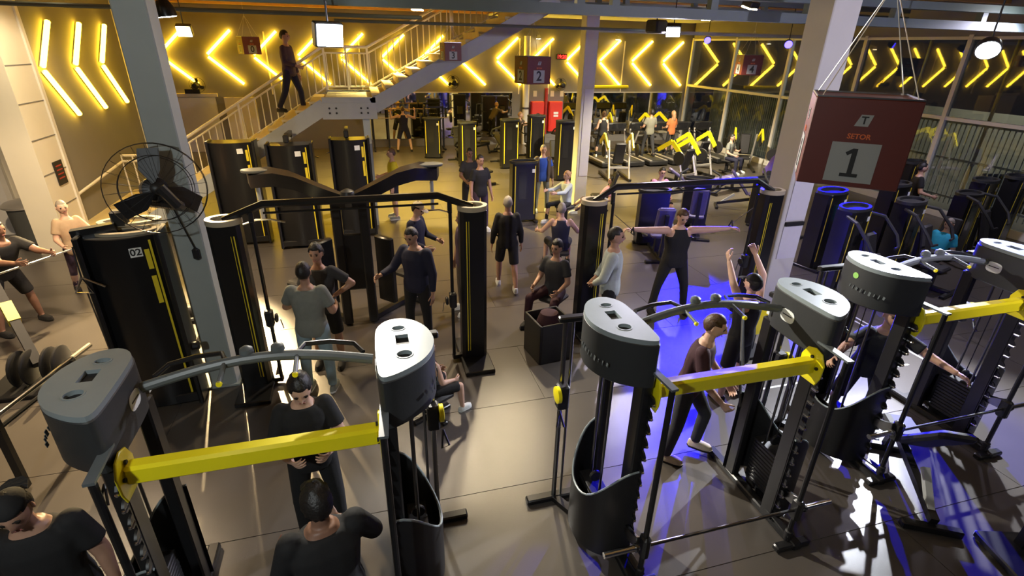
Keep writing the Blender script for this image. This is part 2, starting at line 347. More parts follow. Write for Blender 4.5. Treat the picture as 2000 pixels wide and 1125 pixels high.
MB().box((-7.95, 13.48, 2.15), (1.15, .10, .10)).build('door_frame', 'rail_paint', dr)
for x in (-8.48, -7.42): MB().box((x, 13.48, 1.05), (.10, .10, 2.1)).build('door_frame', 'rail_paint', dr)
MB().tube([(-7.58, 13.45, 1.02), (-7.58, 13.40, 1.02), (-7.74, 13.40, 1.02)], .014, 6).build('door_handle', 'steel_dark', dr)
# litter bin
b = thing('litter_bin', 'dark bin with a domed pale lid beside the white door', 'bin', (-6.86, 12.75, 0))
MB().lathe([(.22, 0), (.27, .05), (.30, .78), (.31, .80)], n=18).build('body', 'pvc_bin', b)
lid = MB().lathe([(.36, .80), (.37, .84), (.30, .90), (.12, .95), (0, .96)], n=20).build('lid', 'silver', b)
MB().box((0, -.12, .92), (.16, .06, .03)).build('flap', 'pvc_bin', lid)
# raised platform and its railing
pf = struct(MB().box((-5.3, 14.2, .16), (1.4, 3.5, .32)).build('platform', 'tread_wood'))
MB().box((-5.3, 12.43, .15), (1.44, .04, .30)).build('platform_edge', 'column_white', pf)
rl = thing('platform_railing', 'cream steel railing around the low wooden platform', 'railing', (-5.1, 14.4, .32))
for z in (1.0, .86): MB().tube([(-.75, .9, z), (.45, .9, z)], .03, 8).build('top_rail', 'rail_paint', rl)
MB().tube([(-.85, -1.5, .62), (-.75, .9, .86)], .03, 8).build('hand_rail', 'rail_paint', rl)
for i in range(6): MB().tube([(-.75 + i * .24, .9, 0), (-.75 + i * .24, .9, .98)], .018, 6).build('baluster', 'rail_paint', rl)
# doorway area at the far left
dd = struct(MB().box((-6.0, MY - .05, 1.0), (1.5, .08, 2.0)).build('door_2', 'white_door'))
MB().box((-6.0, MY - .06, 2.08), (1.7, .12, .12)).build('door_frame', 'wall_cream', dd)
MB().box((-4.4, MY - .05, 1.0), (1.1, .08, 2.0)).build('door_leaf', 'wall_cream', dd)
tag(MB().box((-5.95, MY - .15, 2.22), (.5, .06, .16)).build('door_sign', 'ink'), 'small dark sign above the far white door', 'sign')
# ceiling
cl = struct(MB().box((2.0, 11.0, 5.36), (27, 25.5, .12)).build('ceiling', 'ceiling_wood'))
for k in range(9): MB().box((2.0, 6.2 + k * 2.1, 5.22), (26.6, .14, .16)).build('purlin', 'ceiling_wood', cl)
MB().box((10.0, 19.0, 5.12), (9.4, 8.2, .06)).build('ceiling_board', 'ceiling_pale', cl)
MB().box((-1.4, 18.0, 5.10), (10.4, .5, .10)).build('ceiling_board', 'rail_paint', cl)
def truss(Y, z0, z1, xs, x0=-10.5, x1=14.6):
    t = thing('ceiling_truss', 'long grey-green steel truss crossing the hall, %s from the camera' % ORD[truss.n], 'beam', (0, Y, z0)); truss.n += 1
    MB().box(((x0 + x1) / 2, 0, .07), (x1 - x0, .16, .14)).build('lower_chord', 'beam_green', t)
    MB().box(((x0 + x1) / 2, 0, z1 - z0 - .06), (x1 - x0, .16, .12)).build('upper_chord', 'beam_green', t)
    for x in xs: MB().box((x, 0, (z1 - z0) / 2), (.12, .12, z1 - z0)).build('web_post', 'beam_green', t)
truss.n = 0
truss(8.0, 4.43, 4.84, (-8, -6, -4.2, -2.0, -.2, 1.6, 3.2, 3.75, 5.4, 7.2, 9.0, 11))
truss(12.6, 4.80, 5.14, (-7, -5, -2.5, 0, 2.8, 5.5, 6.2, 8, 10, 12))
def pipe(label, pts, r, mname): return tag(MB().tube(pts, r, 8).build('ceiling_pipe', mname), label, 'pipe')
pipe('thin dark pipe running under the roof at the left', [(-10, 10.4, 4.42), (1.2, 10.4, 4.42)], .035, 'beam_green')
pipe('thin dark pipe under the roof in front of the stair top', [(-.3, 11.2, 4.36), (6.2, 11.2, 4.36)], .03, 'beam_green')
pipe('pale pipe running above the dark windows', [(6.0, 14.2, 4.42), (14.8, 14.2, 4.42)], .05, 'steel_paint')
# columns
def column(label, x, y, w, mname, extra=None):
    t = thing('steel_column', label, 'column', (x, y, 0))
    MB().box((0, 0, 2.6), (w, w, 5.2), bev=.012).build('shaft', mname, t)
    MB().box((0, 0, .012), (w + .08, w + .08, .024)).build('base_plate', mname, t)
    return t
c1 = column('grey steel column at the left with a fan on it', -1.99, 6.42, .30, 'column_grey')
c2 = column('slim white column in the middle of the hall behind the seated rower', 5.62, 13.25, .34, 'column_white')
c3 = column('broad column behind the hanging number one sign', 6.5, 6.75, .46, 'column_white')
for z, h, mm in ((2.05, .95, 'paper_lilac'), (1.2, .55, 'paper_lilac')): MB().box((.02, -.24, z), (.36, .012, h)).build('poster', mm, c3)
MB().box((.02, -.25, 1.52), (.34, .05, .06)).build('bracket', 'ink', c3)
for z, h in ((1.95, 2.2),): MB().box((.03, -.18, z), (.24, .012, h)).build('poster', 'paper_lilac', c2)  # no poster: lilac strip paints the cool light on this column face
wp = thing('wall_downpipe', 'white round pipe on the far wall left of the fire cabinets', 'pipe', (7.03, MY - .18, 0))
MB().tube([(0, 0, 0), (0, 0, 4.4)], .14, 12).build('pipe_tube', 'column_white', wp)
for z in (1.5, 3.0): MB().lathe([(.155, z), (.155, z + .08)], n=14).build('clamp', 'steel_dark', wp)
# right glazed wall
GX = 15.0
gl = struct(MB().box((GX + .06, 11.0, .10), (.16, 24.4, .20)).build('wall_right', 'column_white'))
MB().box((GX + .05, 11.0, 4.9), (.16, 24.4, .9)).build('wall_header', 'wall_dark', gl)
MUL = [23.2, 20.1, 17.05, 14.0, 10.95, 7.9, 4.85, 1.8]
for i, y in enumerate(MUL): MB().box((GX, y, 2.3), (.12, .11, 4.4)).build('mullion', 'column_white', gl)
for a, b in zip(MUL[:-1], MUL[1:]):
    wn = struct(MB().box((GX + .02, (a + b) / 2, 3.48), (.02, a - b - .1, 1.9)).build('window_%d' % (MUL.index(a) + 1), 'window_glass'))
    MB().box((GX + .02, (a + b) / 2, 1.33), (.02, a - b - .1, 2.3)).build('lower_pane', 'window_glass', wn)
    MB().box((GX, (a + b) / 2, 2.50), (.10, a - b - .1, .09)).build('transom', 'column_white', wn)
    MB().box((GX, (a + b) / 2, 4.42), (.10, a - b - .1, .07)).build('head_rail', 'column_white', wn)
# outside, at night
struct(MB().box((19, 11, -.18), (8, 34, .1)).build('ground_outside', 'asphalt'))
fc = tag(MB().box((21.0, 11, 1.05), (.3, 34, 2.4)).build('yard_wall', 'facade'), 'pale wall across the yard outside the windows', 'wall')
sc = thing('yard_screen', 'ribbed metal screen outside the rear windows', 'screen', (16.3, 19.6, 0))
for i in range(56): MB().box((0, -3.3 + i * .12, 1.2), (.05, .075, 2.5)).build('screen_rib', 'steel_paint', sc)
MB().box((.03, 0, 1.2), (.01, 6.7, 2.5)).build('backing', 'steel_paint', sc)
fn = thing('yard_fence', 'grey vertical bar fence outside the side windows', 'fence', (16.4, 9.0, 0))
for z in (.25, 1.3, 2.28): MB().box((0, 0, z), (.05, 14, .06)).build('fence_rail', 'steel_paint', fn)
fb = MB().box((0, 0, 1.2), (.025, .025, 2.3)).mesh('fence_bar', 'steel_paint')
for i in range(100): link('fence_bar', fb, fn, (0, -6.95 + i * .14, 0))
car = thing('parked_car', 'dark car parked outside behind the fence', 'car', (18.9, 9.6, -.13), HP)
side = [(-2.1, .32), (-2.12, .62), (-1.95, .82), (-1.25, .93), (-.65, 1.36), (.55, 1.42), (1.25, 1.02), (1.95, .9), (2.1, .6), (2.08, .3)]
MB().prism(side, -.85, .85, .06, lambda p: Vector((p.x, p.z, p.y))).build('body', 'car_paint', car)
for s in (-1, 1):
    MB().prism([(-1.1, .95), (-.6, 1.30), (.5, 1.35), (1.05, 1.0)], .84, .87, 0, lambda p, s=s: Vector((p.x, p.z * s, p.y))).build('side_window', 'smoked', car)
    for x in (-1.3, 1.3): MB().lathe([(.30, -.1), (.32, -.08), (.32, .08), (.30, .1)], (x, s * .8, .32), 16, 'Y').build('wheel', 'tyre', car)
for X_, Y_, tg, pw in ((18.2, 7.0, (20.4, 9.0, .6), 900), (18.6, 15.5, (16.6, 18.8, 1.0), 500), (18.2, 12.6, (20.6, 13.5, .6), 700)):  # lamps added to brighten the yard behind the glass
    spot('yard_lamp_light', (X_, Y_, 5.2), tg, pw, (1.0, .93, .76), 2.2, .6, .2)
    yl = thing('yard_lamp', 'added lamp brightening the yard outside the windows, %s' % {7.0: 'nearest one', 15.5: 'beside the ribbed screen', 12.6: 'rear one'}[Y_], 'lamp', (X_, Y_ - .05, -.13))
    MB().tube([(0, -.6, 0), (0, -.6, 5.2), (0, -.1, 5.45)], .05, 8).build('post', 'steel_dark', yl)
    MB().box((0, .05, 5.46), (.22, .4, .09), bev=.02).build('lamp_head', 'steel_dark', yl)
# lamp fittings
for nm, p, tg, lens, w_, lab in LAMPS:
    t = thing(nm, lab, 'lamp', p); q = (tg - p).normalized().to_track_quat('-Z', 'Y').to_matrix()
    X = lambda v, q=q: q @ Vector(v)
    if nm == 'pendant_lamp' or 'round' in lab or nm == 'blue_spot_lamp':
        h = MB().lathe([(w_ * .3, .16), (w_ * .5, .06), (w_ * .52, -.04)], n=20); ln = MB().lathe([(0, -.025), (w_ * .46, -.025), (w_ * .46, -.045), (0, -.05)], n=20)
    else:
        h = MB().box((0, 0, .03), (w_, w_ * .8, .12), bev=.015); ln = MB().box((0, 0, -.045), (w_ * .88, w_ * .68, .02))
    for b_ in (h, ln): b_.v = [tuple(X(v)) for v in b_.v]
    h.build('housing', 'black_metal', t); ln.build('lens', lens, t)
    MB().tube([(0, 0, .05), (0, .02, 5.30 - p.z)], .012, 6).build('bracket', 'black_metal', t)
# blind black projector on the beam
t = thing('beam_projector', 'black unlit projector on the beam left of the small floodlight', 'projector', ony(1282, 52, 10.4))
MB().box((0, 0, 0), (.34, .30, .24), bev=.03, rz=.4).build('housing', 'black_plastic', t); MB().tube([(0, 0, .1), (0, 0, .32)], .015, 6).build('bracket', 'black_metal', t)
# staircase
SY = 13.5
st = thing('staircase', 'steel staircase with landing climbing across the hall', 'staircase', (0, SY, 0))
XA, XB, XC, XD, ZL = -4.9, -.72, .30, 4.5, 2.88
ZF = .32
ZT = ZL + (XD - XC) * .53
def sz(x): return ZL + (x - XB) * (ZL - ZF) / (XB - XA) if x < XB else (ZL if x < XC else ZL + (x - XC) * .53)
for yy in (-1.0, 1.0):
    for (xa, xb) in ((XA, XB), (XC, XD)):
        MB().bar((xa, yy, sz(xa) - .14), (xb, yy, sz(xb) - .14), .05, .32).build('stringer', 'steel_paint', st)
    MB().box(((XB + XC) / 2, yy, ZL - .14), (XC - XB + .1, .05, .36)).build('stringer', 'steel_paint', st)
gp = MB().box(((XB + XC) / 2, -1.03, ZL - .24), (1.15, .03, .34)).build('gusset_plate', 'steel_paint', st)
for x in (-.5, -.36, .16, .30):
    for z in (-.18, -.08): MB().lathe([(.022, 0), (.022, .02)], ((XB + XC) / 2 + x + .08, -1.045, ZL - .1 + z), 8, 'Y').build('bolt', 'ink', gp)
MB().box(((XB + XC) / 2, 0, ZL - .02), (XC - XB, 2.0, .05)).build('landing', 'steel_paint', st)
for yy in (-.9, .9): MB().box((.12, yy, (ZL - .3) / 2), (.15, .15, ZL - .3)).build('landing_post', 'column_grey', st)
NT = 14
for i in range(NT):
    x = XA + (XB - XA) * (i + .5) / NT; MB().box((x, 0, ZF + (ZL - ZF) * (i + .6) / NT), (.34, 1.9, .045)).build('tread', 'tread_wood', st)
    MB().box((x - .15, 0, ZF + (ZL - ZF) * (i + .6) / NT - .08), (.02, 1.88, .14)).build('riser', 'tread_wood', st)
NU = 14
for i in range(NU):
    x = XC + (XD - XC) * (i + .5) / NU; z = ZL + (ZT - ZL) * (i + .6) / NU
    MB().box((x, 0, z), (.34, 1.9, .045)).build('tread', 'tread_wood', st)
    MB().box((x - .15, 0, z - .08), (.02, 1.88, .14)).build('riser', 'tread_wood', st)
def xr(a, b, n): return [a + (b - a) * i / n for i in range(n + 1)]
for yy in (1.02,):
    for (xa, xb, n) in ((XA, XB, 26), (XB, XC, 8), (XC, XD, 28)):
        for dz, r in ((1.02, .035), (.88, .02), (.12, .018)): MB().tube([(xa, yy, sz(xa + 1e-6) + dz), (xb, yy, sz(xb - 1e-6) + dz)], r, 6).build('hand_rail', 'rail_paint', st)
        bal = MB().box((0, 0, .5), (.022, .022, .78)).mesh('baluster', 'rail_paint')
        for x in xr(xa, xb, n)[:-1]: link('baluster', bal, st, (x + .05, yy, sz(x + .05)))
        for x in (xa, (xa + xb) / 2): MB().box((x, yy, sz(x) + .45), (.05, .05, 1.1)).build('newel', 'rail_paint', st)
# fire cabinets
for k, (x, lab) in enumerate(((7.58, 'red fire cabinet with a dark round window, left of the red pipe'), (8.42, 'red fire cabinet with a white label, right of the red pipe'))):
    t = thing('fire_cabinet', lab, 'cabinet', (x, MY - .14, .55)); MB().box((0, 0, .62), (.62 if k else .58, .26, 1.28), bev=.02).build('body', 'fire_red', t)
    MB().box((0, -.14, .62), (.50, .02, 1.14)).build('door', 'fire_red', t)
    if k: MB().box((0, -.155, .78), (.22, .006, .1)).build('label_plate', 'sticker', t); MB().box((0, -.155, .66), (.22, .006, .08)).build('label_plate', 'sticker', t)
    else: MB().lathe([(.13, 0), (.13, .012)], (0, -.15, .66), 8, 'Y').build('round_window', 'ink', t)
pr = tag(MB().tube([(8.0, MY - .09, .4), (8.0, MY - .09, 2.35)], .07, 10).build('fire_pipe', 'pipe_red'), 'dark red vertical pipe between the fire cabinets', 'pipe')
for x, z in ((7.5, 2.12), (8.3, 2.12), (8.75, 2.12)): tag(MB().box((x, MY - .012, z), (.16, .02, .24)).build('wall_notice', 'cream_plate'), 'small cream notice above the fire cabinets, %s' % {7.5: 'left one', 8.3: 'middle one', 8.75: 'right one'}[x], 'notice')
ck = thing('wall_clock', 'red glowing digital clock on the far wall', 'clock', (8.62, MY - .06, 3.62))
MB().box((0, 0, 0), (.52, .08, .22), bev=.02).build('case', 'ink', ck); text('digits', '19:20', .2, 'led_red', ck, (0, -.045, 0), (HP, 0, 0))
# hanging number signs
def sign(num, px, D, w_, rz, label, hang=True, lit='sign_orange'):
    p = atd(px[0], px[1], D); t = thing('hanging_sign', label, 'sign', p, RAD(rz)); h = w_ * .5
    MB().box((0, 0, 0), (w_, w_, w_ * .94), bev=.006).build('sign_box', 'sign_red', t)
    MB().ring((0, 0, w_ * .47), h * 1.40, h * 1.40, .012, .01, 4, lambda p: Matrix.Rotation(math.pi / 4, 3, 'Z') @ p).build('top_rim', 'steel_dark', t)
    for a in range(4):
        R = Matrix.Rotation(a * HP, 3, 'Z')
        fp = MB().box((0, -h - .003, -w_ * .2), (w_ * .47, .004, w_ * .43)); fp.v = [tuple(R @ Vector(v)) for v in fp.v]; f_ = fp.build('number_field', 'sign_white', t)
        if num == '1':
            one = [(-.28, -.5), (.28, -.5), (.28, -.38), (.09, -.38), (.09, .5), (-.06, .5), (-.27, .35), (-.20, .25), (-.07, .33), (-.07, -.38), (-.28, -.38)]
            MB().prism([(p[0] * w_ * .31, p[1] * w_ * .31) for p in one], h + .005, h + .008, 0, lambda p, R=R: R @ Vector((p.x, -p.z, p.y - w_ * .2))).build('number', 'ink', f_)
        else: text('number', num, w_ * .46, 'ink', f_, R @ Vector((0, -h - .006, -w_ * .2)), (HP, 0, a * HP))
        text('word', 'SETOR', w_ * .075, 'sign_orange', t, R @ Vector((0, -h - .004, w_ * .08)), (HP, 0, a * HP))
        lg = MB().prism([(-.075 * w_, .19 * w_), (.055 * w_, .19 * w_), (.085 * w_, .31 * w_), (-.03 * w_, .31 * w_)], h, h + .004, 0, lambda p, R=R: R @ Vector((p.x, -p.z, p.y))).build('logo', 'sign_white', t)
        text('logo_letter', 'T', w_ * .11, 'ink', lg, R @ Vector((.006, -h - .007, w_ * .25)), (HP, 0, a * HP))
    top = max(5.0 - p.z, .3)
    if hang:
        for sx in (-1, 1):
            for sy in (-1, 1): MB().tube([(sx * h * .9, sy * h * .9, w_ * .46), (0, 0, min(top, w_ * 1.6))], .0035, 5).build('hanging_wire', 'silver', t)
        MB().tube([(0, 0, min(top, w_ * 1.6)), (0, 0, top + .3)], .004, 5).build('hanging_wire', 'silver', t)
sign('1', (1664, 270), 3.75, .61, -41, 'big red hanging cube sign with number 1')
sign('2', (1040, 137), 12.2, .62, 12, 'red hanging cube sign with number 2 above the fire cabinets')
sign('3', (880, 101), 10.9, .36, 8, 'red hanging cube sign with number 3 under the upper stairs')
sign('4', (1462, 127), 16.2, .60, -16, 'red hanging cube sign with number 4 before the dark windows')
sign('0', (486, 89), 18.0, .58, 28, 'red hanging cube sign with number 0 left of the stairs')

for k, (px, py) in enumerate(((925, 74), (1052, 73), (1207, 75))):
    q = ony(px, py, MY - .25); t = thing('wall_spot', 'small bright spot at the top of the far wall, %s from the left' % ORD[k], 'lamp', q)
    MB().lathe([(.05, .10), (.10, .0), (.11, -.05)], (0, 0, 0), 14).build('shade', 'silver', t); MB().lathe([(0, -.03), (.09, -.03), (.09, -.06), (0, -.07)], (0, 0, 0), 14).build('bulb', 'lamp_warm', t); MB().tube([(0, 0, .08), (0, .25, .12)], .015, 6).build('arm', 'silver', t)
t = thing('padded_rail', 'long yellow padded rail above the right mirror', 'rail', (11.0, MY - .12, 2.42)); MB().tube([(-.9, 0, 0), (.9, 0, 0)], .07, 12).build('pad', 'yellow_paint', t)
for x in (-.7, .7): MB().tube([(x, 0, 0), (x, .12, 0)], .03, 8).build('bracket', 'steel_dark', t)
# ================================================================== RACKS (smith frame between two weight-stack towers)
def dshape(w_, y0, y1, n=0, k=0):
    # teardrop outline: nearly straight inner side, bowed outer side, blunt tip to the front
    P_ = [(.03, -.50), (.0, -.30), (.0, .12), (.04, .36), (.28, .50), (.62, .48), (.88, .32), (1.0, .08), (.95, -.12), (.76, -.30), (.48, -.42), (.20, -.50)]
    pts = [(u * w_, (y0 + y1) / 2 + v * (y1 - y0)) for u, v in P_]
    for _ in range(2):
        q = []
        for i in range(len(pts)):
            a, b = pts[i], pts[(i + 1) % len(pts)]
            q += [(a[0] * .75 + b[0] * .25, a[1] * .75 + b[1] * .25), (a[0] * .25 + b[0] * .75, a[1] * .25 + b[1] * .75)]
        pts = q
    return pts
def ell(cx, cy, rx, ry, n=16): return [(cx + rx * math.cos(2 * math.pi * i / n), cy + ry * math.sin(2 * math.pi * i / n)) for i in range(n)]
def rect(cx, cy, w_, h): return [(cx - w_ / 2, cy - h / 2), (cx + w_ / 2, cy - h / 2), (cx + w_ / 2, cy + h / 2), (cx - w_ / 2, cy + h / 2)]
HALF = .72
def mirx(b, s, off=HALF):
    b.v = [(s * (off + v[0]), v[1], v[2]) for v in b.v]; return b
def rack(label, x, y, rz, barz, badge=True, textside=True, dot=False, bar=True, loz=0.0):
    t = thing('smith_rack', label, 'rack', (x, y, 0), RAD(rz)); Y0, Y1 = -.37, .38
    O = dshape(.40, Y0, Y1)
    for s in (-1, 1):
        cap = mirx(MB().prism(O, 1.80, 2.165, .012), s).build('tower_cap', 'charcoal', t)
        Oi = dshape(.392, Y0 + .008, Y1 - .008); Oi = [(u + .006, v) for u, v in Oi]
        holes = [ell(.17, .22, .045, .032), rect(.185, .06, .085, .13), ell(.185, -.13, .05, .045)]
        mirx(holed(Oi, holes, 2.13, 2.195), s).build('cap_top', 'cap_grey', cap)
        for hx in (0,):
            for lp in holes: mirx(MB().prism(lp, 2.166, 2.168), s).build('cap_well', 'ink', cap)
        hr = [mirx(MB().ring((.17, .22, 2.19), .052, .039, .008, .008, 18), s), mirx(MB().ring((.185, -.13, 2.19), .058, .053, .009, .008, 18), s)]
        for h in hr: h.build('hole_rim', 'cap_grey', cap)
        # uprights
        mirx(MB().box((.05, -.27, .95), (.085, .14, 1.80), bev=.012), s).build('upright', 'black_metal', t)
        mirx(MB().box((.06, .28, .95), (.085, .12, 1.80), bev=.012), s).build('upright', 'black_metal', t)
        # notched hook plate in front of the upright
        pl = [(-.33, .18), (-.33, 1.72)]; z = 1.72
        while z > .30:
            pl += [(-.372, z - .005), (-.392, z - .03), (-.392, z - .062), (-.378, z - .078), (-.345, z - .082), (-.345, z - .122)]; z -= .128
        pl += [(-.365, .18)]
        mirx(MB().prism(pl, .0, .016, 0, lambda p: Vector((.012 + p.z, p.x, p.y))), s).build('hook_plate', 'black_metal', t)
        z = 1.72
        pin = MB().lathe([(.013, 0), (.013, .05), (.008, .056)], (0, 0, 0), 8, 'Y').mesh('hook_pin', 'chrome')
        while z > .30: link('hook_pin', pin, t, (s * (HALF + .02), -.345, z - .055)); z -= .128
        # smith guide rod and brackets
        gr = mirx(MB().tube([(.01, -.56, .12), (.01, -.56, 1.93)], .022, 10), s).build('guide_rod', 'black_metal', t)
        for z in (1.935, .12): mirx(MB().bar((.03, -.28, z), (.01, -.59, z), .055, .018), s).build('rod_bracket', 'bar_grey' if z > 1 else 'black_metal', t)
        mirx(MB().lathe([(.03, .06), (.034, .10), (.034, .16), (.02, .17)], (.01, -.56, 0), 12), s).build('rod_buffer', 'pad_black', t)
        # weight stack with its two rods, cable and pulley
        for v in (-.08, .10): mirx(MB().tube([(.20, v, .1), (.20, v, 1.82)], .012, 8), s).build('weight_rod', 'steel_dark', t)
        mirx(MB().tube([(.205, .01, .62), (.205, .01, 1.82)], .005, 6), s).build('cable', 'black_metal', t)
        wp_ = MB().box((0, 0, 0), (.15, .34, .036), bev=.006).mesh('weight_plate', 'black_plastic')
        for i in range(12): link('weight_plate', wp_, t, (s * (HALF + .20), .01, .12 + i * .04))
        mirx(MB().lathe([(.05, -.015), (.055, 0), (.05, .015)], (.205, .01, .66), 14, 'Y'), s).build('pulley', 'black_plastic', t)
        # bowed lower shroud with dipping rim
        b = MB(); n = 22; prof = []
        for i in range(n + 1):
            a = -HP + math.pi * i / n; c, q = math.cos(a), math.sin(a)
            u = .385 * abs(c) ** (2 / 2.4) + .005; v = math.copysign(abs(q) ** .95, q) * .36; prof.append((u, v, .60 + .40 * abs(q) ** 2.6))
        vs = []
        for u, v, zt in prof: vs += [(u, v, .07), (u, v, zt), (u * .955 - .004, v * .965, zt), (u * .955 - .004, v * .965, .07)]
        fs = [(i * 4 + q, i * 4 + 4 + q, i * 4 + 4 + (q + 1) % 4, i * 4 + (q + 1) % 4) for i in range(n) for q in range(4)]
        b.add(vs, fs); sh = mirx(b, s).build('shroud', 'black_plastic', t)
        rim = MB().tube([(u * .98, v * .985, zt + .004) for u, v, zt in prof], .009, 6); mirx(rim, s).build('shroud_rim', 'cap_grey', sh)
        # base
        mirx(MB().box((.06, 0, .035), (.09, 1.30, .07), bev=.012), s).build('base_rail', 'black_metal', t)
        mirx(MB().box((.03, -.60, .03), (.34, .08, .06), bev=.012), s).build('front_foot', 'black_metal', t)
        # outer cable column
        mirx(MB().tube([(.40, .44, .04), (.40, .44, 1.98)], .022, 10), s).build('cable_column', 'steel_dark', t)
        mirx(MB().tube([(.33, .44, .04), (.33, .44, 1.98)], .012, 8), s).build('cable_column', 'steel_dark', t)
        mirx(MB().box((.30, .42, 2.0), (.34, .07, .05), bev=.01), s).build('column_head', 'black_metal', t)
        mirx(MB().box((.36, .45, .03), (.62, .09, .06), bev=.012), s).build('rear_foot', 'black_metal', t)
        mirx(MB().bar((.40, .44, .03), (.08, -.2, .03), .07, .05), s).build('base_brace', 'black_metal', t)
        cg = mirx(MB().box((.40, .40, 1.25), (.10, .11, .24), bev=.015), s).build('pulley_carriage', 'black_plastic', t)
        mirx(MB().lathe([(.055, -.02), (.075, -.015), (.075, .015), (.055, .02)], (.46, .36, 1.30), 18, 'X'), s).build('pulley_wheel', 'yellow_paint', cg)
        mirx(MB().tube([(.46, .30, 1.18), (.50, .24, 1.06), (.44, .22, 1.06), (.46, .30, 1.18)], .010, 6), s).build('cable_handle', 'steel_dark', cg)
        # sticker on the inner face
        if badge:
            st_ = []
            for i in range(20):
                a = 2 * math.pi * i / 20; st_.append((.075 * abs(math.cos(a)) ** .6 * math.copysign(1, math.cos(a)), .055 * abs(math.sin(a)) ** .7 * math.copysign(1, math.sin(a))))
            mirx(MB().prism(st_, 0, .004, 0, lambda p: Vector((-p.z - .001, p.x + .06, 1.99 + p.y))), s).build('oval_sticker', 'sticker', cap)
            mirx(MB().box((-.006, .06, 1.995), (.003, .10, .009)), s).build('sticker_print', 'charcoal', cap)
            mirx(MB().box((-.002, .27, 1.93), (.004, .03, .06)), s).build('barcode_label', 'sticker', cap)
        # worn lettering strokes on the bowed outer face
        if textside:
            lt = MB()
            for i in range(9):
                a = -.62 + i * .11; q = math.sin(a); u = .40 * abs(math.cos(a)) ** (2 / 2.4) + .002; v = math.copysign(abs(q) ** .95, q) * .375
                lt.box((u, v, 1.955), (.004, .010 if i % 3 else .022, .042 if i % 2 else .03), rx=.2)
            mirx(lt, s).build('worn_lettering', 'bar_grey', cap)
        if dot and s < 0: mirx(MB().lathe([(.03, 0), (.03, .005)], (.393, .07, 2.07), 12, 'X'), s).build('green_dot', 'green_sticker', cap)
        # yellow beam flange
        fl = MB().prism([(-.10, -.085), (-.05, -.115), (.03, -.12), (.085, -.075), (.10, 0), (.085, .075), (.03, .12), (-.05, .115), (-.10, .085)], 0, .016, .004, lambda p: Vector((-p.z - .002, -.30 + p.y * .95, 1.74 + p.x * 1.5)))
        f_ = mirx(fl, s).build('beam_flange', 'yellow_paint', t)
        for a, b_ in ((.075, .0), (-.075, .0), (0.0, .065), (0.0, -.065)): mirx(MB().lathe([(.014, 0), (.014, .012), (.008, .014)], (-.034, -.30 + b_, 1.74 + a), 8, 'X'), s).build('bolt', 'ink', f_)
    MB().box((0, -.30, 1.74), (HALF * 2 - .03, .10, .128), bev=.018).build('cross_beam', 'yellow_paint', t)
    # pull-up bar with grips
    pts = [(-HALF + .02 + (2 * HALF - .04) * i / 12, .14 + .05 * math.sin(math.pi * i / 12), 2.02 + .09 * math.sin(math.pi * i / 12)) for i in range(13)]
    MB().tube(pts, .034, 10).build('pull_up_bar', 'bar_grey', t)
    for xx in (-.22, .22):
        g = MB().tube([(xx, .17, 2.105), (xx, -.02, 2.075)], .016, 8).build('grip', 'bar_grey', t); MB().lathe([(.017, 0), (.02, .01), (.017, .02)], (xx, -.005, 2.072), 10, 'Y').build('grip_end', 'yellow_paint', g)
    for xx in (-.09, .10): MB().lathe([(.03, 2.11), (.045, 2.14), (.04, 2.17), (.018, 2.185), (0, 2.187)], (xx, .22, 0), 14).build('ball_grip', 'bar_grey', t)
    for q in (-1, 1): MB().tube([(q * .22, .2, 2.11), (q * .26, .30, 2.11), (q * .42, .33, 2.09), (q * .58, .30, 2.07), (q * .64, .2, 2.05)], .017, 8).build('grip_loop', 'black_metal', t)
    # smith bar
    if bar:
        sb = MB().tube([(-HALF - .02, -.56, barz), (HALF + .02, -.56, barz)], .0145, 10).build('smith_bar', 'steel_dark', t)
        for s in (-1, 1):
            cr = mirx(MB().box((.01, -.56, barz), (.07, .10, .22), bev=.02), s).build('bar_carriage', 'black_metal', sb)
            mirx(MB().prism([(-.10, -.05), (-.16, .02), (-.15, .09), (-.06, .05), (.04, .02), (.03, -.06)], 0, .03, .004, lambda p: Vector((.05 + p.z, -.56 + p.x + .17, barz + p.y))), s).build('safety_hook', 'steel_dark', sb)
            mirx(MB().tube([(.06, -.56, barz), (.36, -.56, barz)], .025, 12), s).build('bar_sleeve', 'chrome', sb)
            mirx(MB().lathe([(.035, 0), (.035, .02)], (.075, -.56, barz), 12, 'X'), s).build('bar_collar', 'steel_dark', sb)
    return t
rack('smith rack with yellow beam at the lower left of the picture', -.775, 3.06, 0, .42)
rack('smith rack with yellow beam right of the middle aisle', 2.585, 3.06, 0, .42)
rack('smith rack with a green dot on its tower, at the right edge', 5.56, 3.48, 0, .62, dot=True)

# ================================================================== CABLE CROSSOVERS
def tower(t, x, y, h, s, w_=.34, d=.22, rim=True, stripes=((.0, .012), (.03, .006)), panel='black_panel'):
    b = MB().prism([(x - w_ / 2, y - d / 2 + .04), (x - w_ / 2 + .04, y - d / 2), (x + w_ / 2 - .04, y - d / 2), (x + w_ / 2, y - d / 2 + .04), (x + w_ / 2, y + d / 2 - .04), (x + w_ / 2 - .04, y + d / 2), (x - w_ / 2 + .04, y + d / 2), (x - w_ / 2, y + d / 2 - .04)], .05, h - .05, .006).build('stack_tower', panel, t)
    for k, (o, ww) in enumerate(stripes): MB().box((x + s * (w_ / 2 - .075 - o), y - d / 2 - .002, h / 2), (ww, .004, h - .35)).build('yellow_strip', 'yellow_strip', b)
    if rim:
        MB().ring((x, y, h - .05), w_ / 2 + .02, d / 2 + .05, .055, .06).build('tower_rim', 'rim_beige', b)
        MB().prism(ell(x, y, w_ / 2 - .03, d / 2), h - .052, h - .04).build('rim_floor', 'ink', b)
    MB().box((x, y, .03), (w_ + .06, .95, .06), bev=.01).build('tower_foot', 'black_metal', b)
    return b
